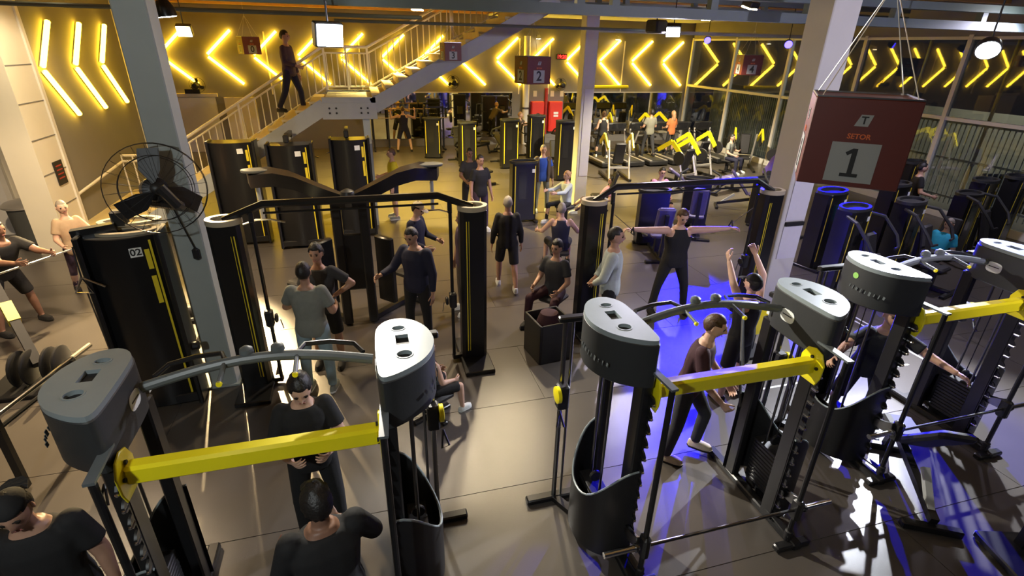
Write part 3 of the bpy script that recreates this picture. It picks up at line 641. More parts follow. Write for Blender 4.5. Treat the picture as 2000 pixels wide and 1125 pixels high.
def crossover(label, x, y, rz, L, tops, chamfer, h=2.2):
    t = thing('cable_crossover', label, 'gym machine', (x, y, 0), RAD(rz))
    for s in (-1, 1):
        X = s * L / 2
        tower(t, X, 0, h, -s)
        MB().tube([(X - s * .28, -.02, .06), (X - s * .28, -.02, h - .05)], .022, 10).build('cable_column', 'black_metal', t)
        MB().bar((X - s * .30, -.02, .06), (X - s * .05, 0, .06), .07, .06).build('column_foot', 'black_metal', t)
        c = MB().box((X - s * .28, -.05, .95), (.09, .12, .22), bev=.02).build('pulley_carriage', 'black_plastic', t)
        MB().lathe([(.05, -.015), (.06, 0), (.05, .015)], (X - s * .36, -.06, .95), 14, 'X').build('pulley', 'black_plastic', c)
        MB().tube([(X - s * .40, -.06, .93), (X - s * .42, -.06, .80), (X - s * .42, -.06, .80)], .006, 5).build('cable', 'steel_dark', c)
    MB().tube([(-L / 2, 0, h - .02), (-L / 2 + chamfer, .02, h + tops), (L / 2 - chamfer, .02, h + tops), (L / 2, 0, h - .02)], .045, 8).build('top_beam', 'black_metal', t)
    MB().tube([(-L / 2 + chamfer, -.03, h + tops - .09), (L / 2 - chamfer, -.03, h + tops - .09)], .014, 6).build('pull_up_rod', 'black_metal', t)
    for s in (-1, 1): MB().tube([(s * (L / 2 - .28), 0, h - .08), (s * (L / 2 - .28), .01, h + tops * .55)], .03, 8).build('column_bracket', 'black_metal', t)
    return t
crossover('black cable crossover frame left of the middle aisle', -.17, 6.2, 0, 2.80, .14, .42)
crossover('black cable crossover frame around the man with spread arms', 4.52, 6.55, 0, 2.96, .16, .32, 2.08)

# ================================================================== SHROUDED TOWERS
def shroud_machine(label, x, y, rz, w_, h, num=None, d=.50, arm=True, rings=1, stripes=True, low=True):
    t = thing('pulley_machine', label, 'gym machine', (x, y, 0), RAD(rz)); 
    o = [(-w_ / 2, d / 2), (-w_ / 2, -d / 2 + .10)] + [(-w_ / 2 + w_ * i / 8, -d / 2 + .10 - .10 * math.sin(math.pi * i / 8)) for i in range(1, 8)] + [(w_ / 2, -d / 2 + .10), (w_ / 2, d / 2)]
    sh = MB().prism(o, .06, h - .06, .008).build('shroud', 'black_panel', t)
    for s in (-1, 1): MB().box((s * (w_ / 2 + .02), -.05, h / 2), (.05, d * .8, h - .04), bev=.012).build('side_post', 'black_metal', t)
    MB().box((0, -d / 2 + .05, .12), (w_, .08, .12), bev=.01).build('kick_panel', 'black_metal', t)
    if stripes:
        xs = w_ * .36
        MB().box((xs + .03, -d / 2 + .045, h / 2 + .02), (.020, .012, h - .25), rz=.32).build('yellow_strip', 'yellow_strip', sh)
        for z0, z1 in ((h - .42, h - .20), (h - .82, h - .50)): MB().box((xs - .012, -d / 2 + .033, (z0 + z1) / 2), (.045, .012, z1 - z0), rz=.32).build('yellow_strip', 'yellow_strip', sh)
    st_ = MB().box((w_ * .20, -d / 2 + .012, h - .22), (.11, .006, .10), rz=.27).build('number_sticker', 'sticker', sh)
    if num: text('number', num, .10, 'ink', st_, (w_ * .20, -d / 2 + .006, h - .22), (HP, 0, .27))
    for k in range(rings): MB().ring((.03, .02 + k * .18, h - .06 + k * .05), w_ / 2 - .03, .16, .06, .03).build('top_rim', 'rim_beige', t)
    if arm:
        MB().box((-.05, .0, h + .04), (.10, .16, .16), bev=.02).build('pulley_block', 'black_plastic', t)
        MB().bar((-.05, .1, h + .08), (-.05, .85, h + .04), .07, .09).build('pulley_arm', 'black_metal', t)
        MB().lathe([(.06, -.02), (.07, 0), (.06, .02)], (-.05, .86, h), 14, 'X').build('pulley', 'black_plastic', t)
        MB().tube([(-.05, .92, h - .02), (-.05, .92, h - .45)], .006, 5).build('cable', 'steel_dark', t)
        MB().tube([(-.55, .92, h - .52), (-.32, .92, h - .44), (.22, .92, h - .44), (.45, .92, h - .52)], .016, 8).build('lat_bar', 'chrome', t)
    if low:
        MB().bar((0, .2, .05), (0, 1.5, .05), .10, .08).build('base_rail', 'black_metal', t)
        MB().box((0, 1.35, .46), (.32, .42, .09), bev=.025).build('seat', 'pad_black', t); MB().box((0, 1.35, .23), (.08, .08, .40)).build('seat_post', 'black_metal', t)
        MB().lathe([(.07, -.26), (.08, -.24), (.08, .24), (.07, .26)], (0, 1.05, .66), 12, 'X').build('thigh_roller', 'pad_black', t)
    return t
m02 = shroud_machine('tall black pulley machine marked 02 behind the grey column', -2.52, 6.10, 4, .66, 2.2, '02', .44, False, 2)
MB().bar((-.42, -.05, 2.17), (-.05, .02, 2.20), .10, .10).build('pulley_arm', 'black_metal', m02); MB().box((-.02, .10, 2.27), (.14, .12, .18), bev=.02).build('pulley_block', 'black_plastic', m02)
MB().tube([(-.38, -.22, 2.1), (-.38, -.25, 1.78)], .008, 6).build('cable', 'steel_dark', m02); MB().tube([(-.38, -.25, 1.78), (-.47, -.25, 1.62), (-.32, -.25, 1.60), (-.38, -.25, 1.78), (-.2, -.26, 1.66)], .012, 6).build('cable_handle', 'chrome', m02)
MB().tube([(-.38, -.24, 1.6), (-.36, -.22, .5)], .008, 6).build('cable', 'steel_dark', m02); MB().lathe([(.05, 0), (.05, .09), (.035, .1)], (.35, -.1, .75), 10, 'X').build('knob', 'black_plastic', m02)
MB().box((-.37, -.20, .42), (.09, .10, .16), bev=.02).build('lower_pulley', 'steel_paint', m02)
shroud_machine('black pulley machine under the foot of the stairs, leftmost of three', -2.55, 11.9, 0, .80, 2.2, None, .5, False, 0)
shroud_machine('black pulley machine below the stairs, middle one of three', -1.42, 11.45, 0, .78, 2.2, None, .5, True, 0)
shroud_machine('black pulley machine below the stair landing, right one of three', -.28, 11.95, 0, .74, 2.2, None, .5, True, 0)
# twin station with wing arms
t = thing('twin_pulldown', 'black twin pulldown station with two curved wing arms', 'gym machine', (-.28, 7.75, 0))
for s in (-1, 1):
    MB().box((s * .19, -.1, 1.02), (.14, .20, 2.0), bev=.02, rx=-.06).build('upright', 'black_metal', t)
    ps = [(s * .06, -.15, 2.02), (s * .35, -.05, 2.13), (s * .75, .2, 2.26), (s * 1.05, .42, 2.28), (s * 1.38, .55, 2.22)]
    b = MB(); vs = []; wd = [.05, .13, .16, .17, .11]
    for (x, y, z), k in zip(ps, wd): vs += [(x - k * .3 * s, y - k, z + .02), (x + k * .3 * s, y + k, z + .05), (x + k * .3 * s, y + k, z - .14), (x - k * .3 * s, y - k, z - .17)]
    fs = [(i * 4 + q, i * 4 + 4 + q, i * 4 + 4 + (q + 1) % 4, i * 4 + (q + 1) % 4) for i in range(4) for q in range(4)] + [(0, 1, 2, 3), (19, 18, 17, 16)]
    a = b.add(vs, fs).build('wing_arm', 'black_panel', t, ang=.9)
    MB().prism(ell(s * 1.24, .52, .22, .13), 2.27, 2.31, .008).build('wing_pad', 'pvc_bin', a)
    MB().tube([(s * 1.27, .52, 2.18), (s * 1.27, .52, 1.55)], .03, 8).build('hanging_post', 'steel_paint', t)
    MB().tube([(s * 1.27 - .3, .5, 1.5), (s * 1.27 - .1, .5, 1.56), (s * 1.27 + .1, .5, 1.56), (s * 1.27 + .3, .5, 1.5)], .014, 8).build('lat_bar', 'chrome', t)
    MB().bar((s * .2, -.1, .05), (s * 1.0, .7, .05), .10, .08).build('base_rail', 'black_metal', t)
    MB().box((s * .85, .55, .48), (.36, .40, .09), bev=.025, rz=s * .7).build('seat', 'pad_black', t); MB().box((s * .85, .55, .25), (.08, .08, .40)).build('seat_post', 'black_metal', t)
    MB().box((s * .45, .12, .75), (.10, .34, 1.1), bev=.02, rz=s * .75).build('weight_cover', 'black_panel', t)
MB().lathe([(.09, 1.98), (.11, 2.04), (.09, 2.10), (.03, 2.13), (0, 2.13)], (0, -.16, 0), 16).build('hub', 'black_plastic', t)
MB().box((-.13, -.235, 1.98), (.10, .006, .07)).build('sticker_plate', 'sticker', t); MB().box((0, -.1, 1.0), (.3, .06, .9), bev=.02).build('weight_cover', 'black_panel', t)

# ================================================================== SELECTORISED MACHINES
def sel_machine(label, x, y, rz, kind=0, h=1.62, pad='pad_black', group=None):
    t = thing('weight_machine', label, 'gym machine', (x, y, 0), RAD(rz), group); w_ = .62
    tw = MB().prism([(-w_ / 2, -.16), (-w_ / 2 + .05, -.20), (w_ / 2 - .05, -.20), (w_ / 2, -.16), (w_ / 2, .12), (-w_ / 2, .12)], .05, h - .05, .006).build('stack_tower', 'black_panel', t)
    for s in (-1, 1): MB().box((s * (w_ / 2 - .06), -.203, h / 2 + .05), (.022, .006, h - .3)).build('yellow_strip', 'yellow_strip', tw)
    MB().box((-.06, -.203, h * .62), (.20, .006, h * .45)).build('smoked_window', 'smoked', tw)
    MB().box((w_ * .33, -.21, h - .22), (.075, .005, .085)).build('number_sticker', 'sticker', tw)
    MB().ring((0, -.03, h - .05), w_ / 2 + .05, .22, .05, .055, 24).build('top_rim', 'charcoal', tw)
    MB().prism(ell(0, -.03, w_ / 2, .17), h - .055, h - .045).build('rim_floor', 'ink', tw)
    if kind == 3:
        for sx in (-1, 1): MB().box((sx * .28, 0, .03), (.08, .70, .06), bev=.012).build('tower_foot', 'black_metal', t)
        return t
    d = -1 if kind == 4 else 1
    if kind == 4:
        MB().box((0, -.60, .05), (.10, 1.0, .08), bev=.012).build('base_rail', 'black_metal', t); MB().box((0, -1.1, .03), (.60, .09, .06), bev=.012).build('cross_foot', 'black_metal', t)
        MB().box((0, -.75, .44), (.36, .40, .09), bev=.03).build('seat', pad, t); MB().box((0, -.75, .23), (.10, .12, .36)).build('seat_post', 'black_metal', t)
        MB().box((0, -.46, .86), (.32, .10, .62), bev=.035, rx=-.22).build('backrest', pad, t); MB().bar((0, -.40, .1), (0, -.34, 1.0), .07, .07).build('back_post', 'black_metal', t)
        for sx in (-1, 1): MB().tube([(sx * .32, -.1, 1.42), (sx * .46, -.35, 1.38), (sx * .48, -.62, 1.10), (sx * .42, -.72, .92)], .03, 8).build('press_arm', 'charcoal', t); MB().tube([(sx * .42, -.72, .92), (sx * .26, -.74, .92)], .022, 8).build('hand_grip', 'pad_black', t)
        return t
    MB().box((0, .55, .05), (.10, 1.3, .08), bev=.012).build('base_rail', 'black_metal', t)
    for yy in (-.05, 1.15): MB().box((0, yy, .03), (.70, .09, .06), bev=.012).build('cross_foot', 'black_metal', t)
    MB().box((0, .62, .46), (.36, .42, .09), bev=.03).build('seat', pad, t); MB().box((0, .62, .24), (.10, .12, .40)).build('seat_post', 'black_metal', t)
    if kind == 0:
        MB().box((0, .95, .86), (.34, .10, .66), bev=.035, rx=-.18).build('backrest', pad, t); MB().bar((0, 1.02, .1), (0, 1.06, 1.1), .07, .07).build('back_post', 'black_metal', t)
        for s in (-1, 1):
            MB().tube([(s * .28, .02, 1.40), (s * .44, .25, 1.35), (s * .46, .42, 1.05), (s * .36, .45, .98)], .026, 8).build('press_arm', 'charcoal', t)
            MB().tube([(s * .36, .45, .98), (s * .22, .44, .98)], .02, 8).build('hand_grip', 'pad_black', t)
    elif kind == 1:
        MB().box((0, .93, .84), (.36, .10, .60), bev=.035, rx=-.28).build('backrest', pad, t); MB().bar((0, 1.0, .1), (0, 1.08, 1.0), .07, .07).build('back_post', 'black_metal', t)
        for s in (-1, 1): MB().tube([(s * .20, .62, .40), (s * .24, .30, .36), (s * .12, .16, .30)], .024, 8).build('leg_lever', 'charcoal', t)
        MB().lathe([(.055, -.20), (.065, -.18), (.065, .18), (.055, .20)], (0, .20, .30), 12, 'X').build('shin_roller', pad, t)
    else:
        MB().box((0, .30, .95), (.30, .09, .40), bev=.03, rx=.1).build('chest_pad', pad, t); MB().bar((0, .2, .1), (0, .24, .9), .07, .07).build('pad_post', 'black_metal', t)
        for s in (-1, 1): MB().tube([(s * .30, .05, 1.45), (s * .52, .35, 1.30), (s * .52, .55, 1.12), (s * .34, .62, 1.08)], .026, 8).build('row_arm', 'charcoal', t)
    return t
ROWL = ['black weight machine behind the pillar, first of the front window row', 'black weight machine right of the pillar, second of the front window row', 'black weight machine in front of the man in teal, third of the front window row',
        'tall black weight machine right of the man in teal', 'tall black weight machine at the right edge before the fence']
for i, (x, y, hh, kd) in enumerate(((8.32, 7.10, 1.55, 4), (9.80, 7.25, 1.55, 4), (12.0, 7.75, 1.45, 4))): sel_machine(ROWL[i], x, y, 16, kd, hh)
for i, (x, y, hh) in enumerate(((12.95, 8.15, 1.60), (14.0, 8.2, 1.62))): sel_machine(ROWL[3 + i], x, y, 16, 3, hh)
for i, (x, y, hh) in enumerate(((8.70, 8.0, 1.6), (10.6, 8.25, 1.6), (13.3, 10.1, 1.6))): sel_machine('black weight machine in the rear window row, %s from the pillar' % ORD[i], x, y, 14, 3, hh)
MID = [(3.70, 12.21, 1.5, 0, 3, 'black weight machine the old man leans on'), (5.0, 18.3, 1.7, 4, 2, 'black weight machine below the left fire cabinet'), (6.3, 19.3, 1.7, 0, 0, 'black weight machine between the fire cabinets'),
       (6.3, 16.2, 1.9, 0, 1, 'tall black weight machine left of the white middle column'), (3.6, 18.9, 1.55, 10, 0, 'black weight machine in front of the left mirror'),
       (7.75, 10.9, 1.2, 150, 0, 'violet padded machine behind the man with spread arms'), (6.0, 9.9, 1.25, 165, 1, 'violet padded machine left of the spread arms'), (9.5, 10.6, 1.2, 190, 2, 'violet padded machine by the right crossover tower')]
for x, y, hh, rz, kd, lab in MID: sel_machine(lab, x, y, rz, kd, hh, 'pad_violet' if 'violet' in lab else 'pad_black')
# ================================================================== PLATE-LOADED AND CARDIO MACHINES AT THE REAR RIGHT
def treadmill(label, x, y, rz, group=None):
    t = thing('treadmill', label, 'treadmill', (x, y, 0), RAD(rz), group)
    MB().box((0, .9, .12), (.78, 1.9, .16), bev=.03).build('deck', 'black_plastic', t); MB().box((0, .95, .203), (.50, 1.6, .012)).build('belt', 'charcoal', t)
    for s in (-1, 1):
        MB().box((s * .32, .95, .21), (.10, 1.7, .03)).build('foot_rail', 'silver', t)
        MB().tube([(s * .38, .25, .1), (s * .36, -.02, 1.12)], .032, 8).build('upright', 'silver', t)
        MB().tube([(s * .36, .0, 1.05), (s * .36, .45, .98)], .024, 8).build('hand_rail', 'pad_black', t)
    c = MB().box((0, -.04, 1.20), (.80, .12, .36), bev=.04, rx=-.35).build('console', 'black_plastic', t); MB().box((0, .03, 1.23), (.44, .012, .22), rx=-.35).build('screen', 'smoked', c)
    MB().box((0, .12, .24), (.76, .45, .14), bev=.05).build('motor_cover', 'black_plastic', t)
for i in range(6): treadmill('black treadmill with silver uprights in the rear row, %s from the middle column' % ORD[i], 8.7 + i * .97, 19.4, 180)
def lever_machine(label, x, y, rz, yellow='yellow_paint'):
    t = thing('lever_machine', label, 'gym machine', (x, y, 0), RAD(rz))
    for s in (-1, 1):
        MB().bar((s * .34, -.5, .05), (s * .34, .9, .05), .08, .08).build('base_rail', 'black_metal', t)
        MB().tube([(s * .34, .75, .08), (s * .34, .35, 1.25)], .035, 8).build('upright', 'silver', t)
        pts = [(s * .42, .62, 1.02), (s * .46, .20, 1.42), (s * .46, -.30, 1.10)]
        b = MB()
        for a, c in zip(pts[:-1], pts[1:]): b.bar(a, c, .05, .13)
        b.build('lever_arm', yellow, t); MB().tube([(s * .46, -.30, 1.10), (s * .46, -.46, 1.00)], .02, 8).build('hand_grip', 'pad_black', t)
        MB().lathe([(.05, -.02), (.20, -.02), (.21, 0), (.20, .02), (.05, .02)], (s * .56, .62, .98), 20, 'X').build('weight_disc', 'black_plastic', t)
    MB().box((0, .2, .42), (.40, .50, .09), bev=.03).build('seat', 'pad_black', t); MB().box((0, .50, .86), (.36, .10, .74), bev=.035, rx=-.3).build('backrest', 'pad_black', t); MB().bar((0, .2, .1), (0, .2, .4), .08, .08).build('seat_post', 'black_metal', t)
    MB().bar((-.34, .62, .42), (.34, .62, .42), .06, .06).build('cross_bar', 'silver', t)
for x, y, rz, lab in ((12.6, 21.6, 20, 'lever machine with yellow bent arms beside the window corner'), (13.5, 16.5, -30, 'lever machine with straight yellow arms below the rear windows'), (13.5, 14.0, 35, 'lever machine with steep yellow arms left of the big column'), (10.0, 21.7, -10, 'lever machine with yellow arms before the right mirror')):
    lever_machine(lab, x, y, rz)
def bench(label, x, y, rz, inc=0.0, pad='pad_black'):
    t = thing('weight_bench', label, 'bench', (x, y, 0), RAD(rz))
    MB().box((0, -.42, .43), (.30, .38, .08), bev=.025).build('seat', pad, t)
    L = .80; MB().box((0, -.2 + math.cos(inc) * L / 2, .43 + math.sin(inc) * L / 2), (.28, L, .08), bev=.025, rx=inc).build('backrest', pad, t)
    MB().bar((0, -.6, .36), (0, .55, .12), .07, .07).build('spine', 'black_metal', t)
    for yy in (-.58, .55): MB().box((0, yy, .04), (.50, .08, .08), bev=.012).build('cross_foot', 'black_metal', t)
    MB().bar((0, -.58, .05), (0, -.5, .38), .07, .07).build('front_leg', 'black_metal', t); MB().bar((0, .5, .1), (0, .2 * math.cos(inc), .40), .06, .06).build('rear_strut', 'steel_paint', t)
for x, y, rz, inc, lab in ((3.5, 16.4, 20, 0, 'flat black bench in front of the far barbell area'), (4.4, 21.4, 80, .0, 'flat black bench by the left mirror'), (5.0, 2.75, 150, 0.75, 'inclined black bench inside the right smith rack')): bench(lab, x, y, rz, inc)
for x, y, rz, lab in ((8.2, 16.4, 170, 'lever machine with yellow arms on the open floor right of the middle column'), (9.6, 15.0, 200, 'lever machine with yellow arms in the middle of the rear right floor'), (11.1, 16.3, 190, 'lever machine with yellow arms in front of the last treadmills')): lever_machine(lab, x, y, rz)
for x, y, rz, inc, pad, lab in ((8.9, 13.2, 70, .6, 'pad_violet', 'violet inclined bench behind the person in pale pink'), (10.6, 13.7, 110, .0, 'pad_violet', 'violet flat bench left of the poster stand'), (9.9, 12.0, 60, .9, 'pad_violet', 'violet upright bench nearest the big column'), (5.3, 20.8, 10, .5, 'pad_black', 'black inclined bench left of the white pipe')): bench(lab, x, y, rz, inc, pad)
sel_machine('black weight machine at the foot of the left mirror', 2.6, 20.6, -12, 1, 1.5)
sel_machine('black weight machine on the rear floor left of the treadmills', 7.3, 18.2, 8, 2, 1.6)
# ================================================================== PEOPLE
def remesh(b, vox, smooth=4):
    me = bpy.data.meshes.new('r'); me.from_pydata(b.v, [], b.f)
    bm = bmesh.new(); bm.from_mesh(me); bmesh.ops.recalc_face_normals(bm, faces=bm.faces); bm.to_mesh(me); bm.free()
    o = bpy.data.objects.new('r', me); COL.objects.link(o)
    m = o.modifiers.new('r', 'REMESH'); m.mode = 'VOXEL'; m.voxel_size = vox
    s = o.modifiers.new('s', 'SMOOTH'); s.factor = .5; s.iterations = smooth
    dg = bpy.context.evaluated_depsgraph_get(); r = bpy.data.meshes.new_from_object(o.evaluated_get(dg))
    bpy.data.objects.remove(o); bpy.data.meshes.remove(me)
    vs = [tuple(v.co) for v in r.vertices]; fs = [tuple(p.vertices) for p in r.polygons]; bpy.data.meshes.remove(r); return vs, fs
def caps(b, p0, p1, r0, r1, n=10, round0=True, round1=True):
    p0, p1 = Vector(p0), Vector(p1); d = (p1 - p0); L = d.length; d = d / L
    pts = []; rr = []
    if round0:
        for a in (1.45, 1.0, .5): pts.append(p0 - d * r0 * math.sin(a)); rr.append(r0 * math.cos(a))
    pts += [p0, p1]; rr += [r0, r1]
    if round1:
        for a in (.5, 1.0, 1.45): pts.append(p1 + d * r1 * math.sin(a)); rr.append(r1 * math.cos(a))
    # keep ring spacing usable for the shared tube helper
    b.tube(pts, rr, n)
def loft(b, rings, n=14):
    # rings: (centre, x axis, y axis, half width, half depth)
    vs = []
    for c, ux, uy, w_, d in rings:
        for k in range(n):
            a = 2 * math.pi * k / n; cc, ss = math.cos(a), math.sin(a); e = 2 / 2.5
            vs.append(c + ux * math.copysign(abs(cc) ** e, cc) * w_ + uy * math.copysign(abs(ss) ** e, ss) * d)
    m_ = len(rings); fs = [tuple(range(n - 1, -1, -1)), tuple(range((m_ - 1) * n, m_ * n))]
    for i in range(m_ - 1):
        for k in range(n): j = (k + 1) % n; fs.append((i * n + k, i * n + j, i * n + n + j, i * n + n + k))
    b.add(vs, fs)
def head_template():
    n, m = 26, 20; vs = []; fs = []
    g = lambda x, z, x0, z0, s, t: math.exp(-((x - x0) / s) ** 2 - ((z - z0) / t) ** 2)
    for i in range(m + 1):
        th = math.pi * i / m
        for k in range(n):
            ph = 2 * math.pi * k / n; x, y, z = math.sin(th) * math.sin(ph), -math.sin(th) * math.cos(ph), math.cos(th)
            X, Y, Z = x * .077, y * .098, z * .12
            if Z < 0:                                    # narrow to the chin
                q = 1 - .34 * (-z) ** 1.6; X *= q; Y *= (1 - .22 * (-z)) if Y > 0 else 1 - .10 * (-z)
            if y < 0:
                f = min(1, -y * 1.6)
                Y -= f * (.026 * g(X, Z, 0, -.022, .013, .020) + .012 * g(X, Z, 0, .0, .010, .03) + .010 * g(X, Z, 0, -.092, .022, .018) + .006 * g(X, Z, 0, .034, .05, .012) + .006 * g(X, Z, 0, -.06, .022, .010))
                Y += f * (.012 * g(X, Z, .031, .008, .015, .011) + .012 * g(X, Z, -.031, .008, .015, .011))
            else: Y *= 1.06 if Z > -.03 else 1.0
            vs.append((X, Y, Z))
    for i in range(m):
        for k in range(n): j = (k + 1) % n; fs.append((i * n + k, i * n + j, i * n + n + j, i * n + n + k))
    return vs, fs
HEAD = head_template()
def hand_mesh(side, curl):
    # palm at origin, fingers along -Z, palm facing -X*side (towards the body), thumb forward (-Y)
    b = MB(); loft(b, [(Vector((0, 0, .01)), Vector((0, 1, 0)), Vector((1, 0, 0)), .026, .018), (Vector((0, 0, -.03)), Vector((0, 1, 0)), Vector((1, 0, 0)), .036, .016), (Vector((0, 0, -.085)), Vector((0, 1, 0)), Vector((1, 0, 0)), .040, .013)], 10)
    for i, (yy, L) in enumerate(((-.030, .075), (-.010, .085), (.010, .078), (.030, .060))):
        p = Vector((0, yy, -.082)); a = .15
        for q in range(3):
            a += curl * (.55 if q else .35); l = L * (.45, .32, .25)[q]; e = p + Vector((-side * math.sin(a) * l, yy * .08, -math.cos(a) * l))
            caps(b, p, e, .0095 - q * .001, .0088 - q * .001, 6); p = e
    p = Vector((0, -.028, -.02)); e = Vector((-side * .012, -.058, -.055)); caps(b, p, e, .012, .0105, 6); caps(b, e, e + Vector((-side * .016, -.010, -.032)), .0105, .009, 6)
    return remesh(b, .0052, 2)
HANDS = {}
def hand(side, curl):
    if (side, curl) not in HANDS: HANDS[(side, curl)] = hand_mesh(side, curl)
    return HANDS[(side, curl)]
def V(t): return Vector(t)
def person(label, px, h, face, legs='stand', arms=('down', 'down'), skin='skin_mid', hair='hair_black', style='short', top='black', sleeve='short', bottom='black', leg='long', shoes='black', lean=0.0, side=0.0, headdir=(0, .05, 1), headturn=0.0, base=0.0, zshift=0.0, woman=False, bulk=1.0, at=None, cap=None, vox=.014, group=None, jacket=None, prt=None):
    k = h / 1.75; fr = Vector((0, -1, 0))
    J = {}
    LEG = dict(stand=(((.10, .02, -1), (.02, -.03, -1)), ((.10, .02, -1), (.02, -.03, -1))), walk=(((.06, .35, -1), (.02, .05, -1)), ((.06, -.25, -1), (.02, -.55, -1))), sit=(((.28, 1, -.08), (.05, .05, -1)), ((.28, 1, -.08), (.05, .05, -1))),
               wide=(((.28, .05, -1), (.14, -.05, -1)), ((.28, .05, -1), (.14, -.05, -1))), recline=(((.2, 1, .12), (.05, .75, -.65)), ((.2, 1, .12), (.05, .75, -.65))), step=(((.1, .55, -1), (.05, -.1, -1)), ((.1, -.05, -1), (.02, -.15, -1))),
               lunge=(((.15, .45, -1), (.05, -.25, -1)), ((.15, -.35, -1), (.05, -.6, -1))), crouch=(((.3, .9, -.55), (.05, -.45, -1)), ((.3, .9, -.55), (.05, -.45, -1))))[legs] if isinstance(legs, str) else legs
    ARM = dict(down=((.18, .03, -1), (.10, .22, -1)), hip=((.75, -.25, -.8), (-.75, .35, -.45)), fwd=((.15, .9, -.5), (-.1, 1, .05)), up=((.35, .25, 1), (-.05, .1, 1)), T=((1, .1, .05), (1, .15, .12)), bent=((.2, .15, -1), (-.1, .9, -.25)), phone=((.2, .25, -1), (-.35, .8, .15)),
               press=((.85, .25, -.35), (.05, .15, 1)), back=((.3, -.35, -1), (-.55, -.35, -.45)), side=((.5, .3, -.75), (.25, .75, -.2)), reach=((.6, .5, -.35), (.45, .6, -.1)), pull=((.25, .75, -.5), (-.1, .8, -.15)), rope=((.12, .25, -1), (-.12, .75, -.75)), chest=((.35, .35, -.9), (-.6, .6, .1)), over=((.30, .30, 1.0), (-.12, .55, .9)))
    P = Vector((0, 0, 0)); sp = Vector((math.sin(RAD(side)), -math.sin(RAD(lean)), math.cos(RAD(lean)))).normalized(); ux = Vector((1, 0, 0)); ux = (ux - sp * ux.dot(sp)).normalized(); uy = sp.cross(ux)
    sw = (.165 if woman else .188) * bulk; hw = .098
    nk = P + sp * .53; sh = {s: P + sp * .465 + ux * s * sw for s in (1, -1)}
    hd = V((headdir[0], -headdir[1], headdir[2])).normalized(); hc = nk + hd * .165
    body = MB(); shirt = MB(); pants = MB(); f = .016
    def tors(b, infl, t0, t1):
        R = [(-.11, .135, .095), (-.05, .160, .112), (.03, .162, .112), (.14, .142, .100), (.27, .158, .113), (.38, .172, .112), (.455, .150, .092), (.50, .088, .076), (.535, .066, .066)]
        pts = [r for r in R if t0 <= r[0] <= t1]
        loft(b, [(P + sp * t, ux, uy, (w_ * bulk * (.93 if woman else 1)) + infl, d * bulk + infl) for t, w_, d in pts])
    tors(body, 0, -.2, .6); caps(body, nk - sp * .06, hc - hd * .03, .056, .054, 10)
    fingers = []; shoe = []; low = 1e9
    for i, s in enumerate((1, -1)):
        a = arms[i]; a = ARM[a] if isinstance(a, str) else a
        du = V((a[0][0] * s, -a[0][1], a[0][2])).normalized(); df = V((a[1][0] * s, -a[1][1], a[1][2])).normalized()
        e = sh[s] + du * .29; w_ = e + df * .25
        caps(body, sh[s] - ux * s * .02, e, .056 * bulk, .046 * bulk); caps(body, e, w_, .046 * bulk, .030); caps(body, w_ - df * .02, w_ + df * .03, .026, .024)
        if sleeve == 'short': caps(shirt, sh[s] - ux * s * .03, sh[s] + du * .20, .070 * bulk, .068 * bulk, 12, True, False)
        elif sleeve == 'long': caps(shirt, sh[s] - ux * s * .03, e, .068 * bulk, .058 * bulk, 12); caps(shirt, e, w_ - df * .01, .058 * bulk, .042, 12, True, False)
        fingers.append((s, w_ + df * .02, df))
        l = LEG[i]; d1 = V((l[0][0] * s, -l[0][1], l[0][2])).normalized(); d2 = V((l[1][0] * s, -l[1][1], l[1][2])).normalized()
        hp = P + ux * s * hw - sp * .02; kn = hp + d1 * .43; an = kn + d2 * .41
        caps(body, hp, kn, .084 * bulk, .056); caps(body, kn, kn + d2 * .14, .056, .057); caps(body, kn + d2 * .14, an, .057, .037)
        ff = Vector((0, -1, 0)) if abs(d2.z) > .3 else Vector((0, -.5, .8)).normalized()
        caps(body, an, an + ff * .10 + Vector((0, 0, -.045)), .036, .03)
        if leg == 'long':
            caps(pants, hp, kn, .098 * bulk, .070, 12); caps(pants, kn, an - d2 * .015, .070, .056, 12, True, False)
        elif leg == 'short':
            caps(pants, hp, hp + d1 * .40, .100 * bulk, .088, 12, True, False)
        elif leg == 'tight':
            caps(pants, hp, kn, .088 * bulk, .060, 12); caps(pants, kn, an, .061, .041, 12, True, False)
        shoe.append((an, ff)); low = min(low, an.z - .078)
    if sleeve != 'none': tors(shirt, f, -.12, .51)
    else:
        tors(shirt, f, -.12, .38); loft(shirt, [(P + sp * t_, ux, uy, w_ * bulk, d_ * bulk) for t_, w_, d_ in ((.34, .172, .126), (.40, .142, .122), (.46, .112, .108), (.50, .094, .090))]); tors(pants, f - .004, -.2, .06)
    bz = base - low * k + zshift
    rz = Matrix.Rotation(RAD(face), 3, 'Z'); ht = hc + hd * .12
    topw = rz @ (ht * k); topz = topw.z + bz
    if at is None:
        p = onz(px[0], px[1], topz); loc = Vector((p.x - topw.x, p.y - topw.y, 0))
    else: loc = Vector((at[0], at[1], 0))
    if prt: print('PERSON', label, [round(c, 2) for c in loc], 'top', round(topz, 2))
    t = thing('person', label, 'person', (loc.x, loc.y, 0), RAD(face), group)
    tf = lambda v: tuple(Vector(v) * k + Vector((0, 0, bz)))
    def finish(b, vs, fs, mi=0): b.cur = mi; b.add([tf(v) for v in vs], fs)
    out = MB(); finish(out, *remesh(body, vox))
    # head turned and tilted on the neck
    q = Vector((0, 0, 1)).rotation_difference(hd).to_matrix() @ Matrix.Rotation(RAD(headturn), 3, 'Z')
    H = lambda v, sc=1.0: q @ (Vector(v) * sc) + hc
    finish(out, [H(v) for v in HEAD[0]], HEAD[1])
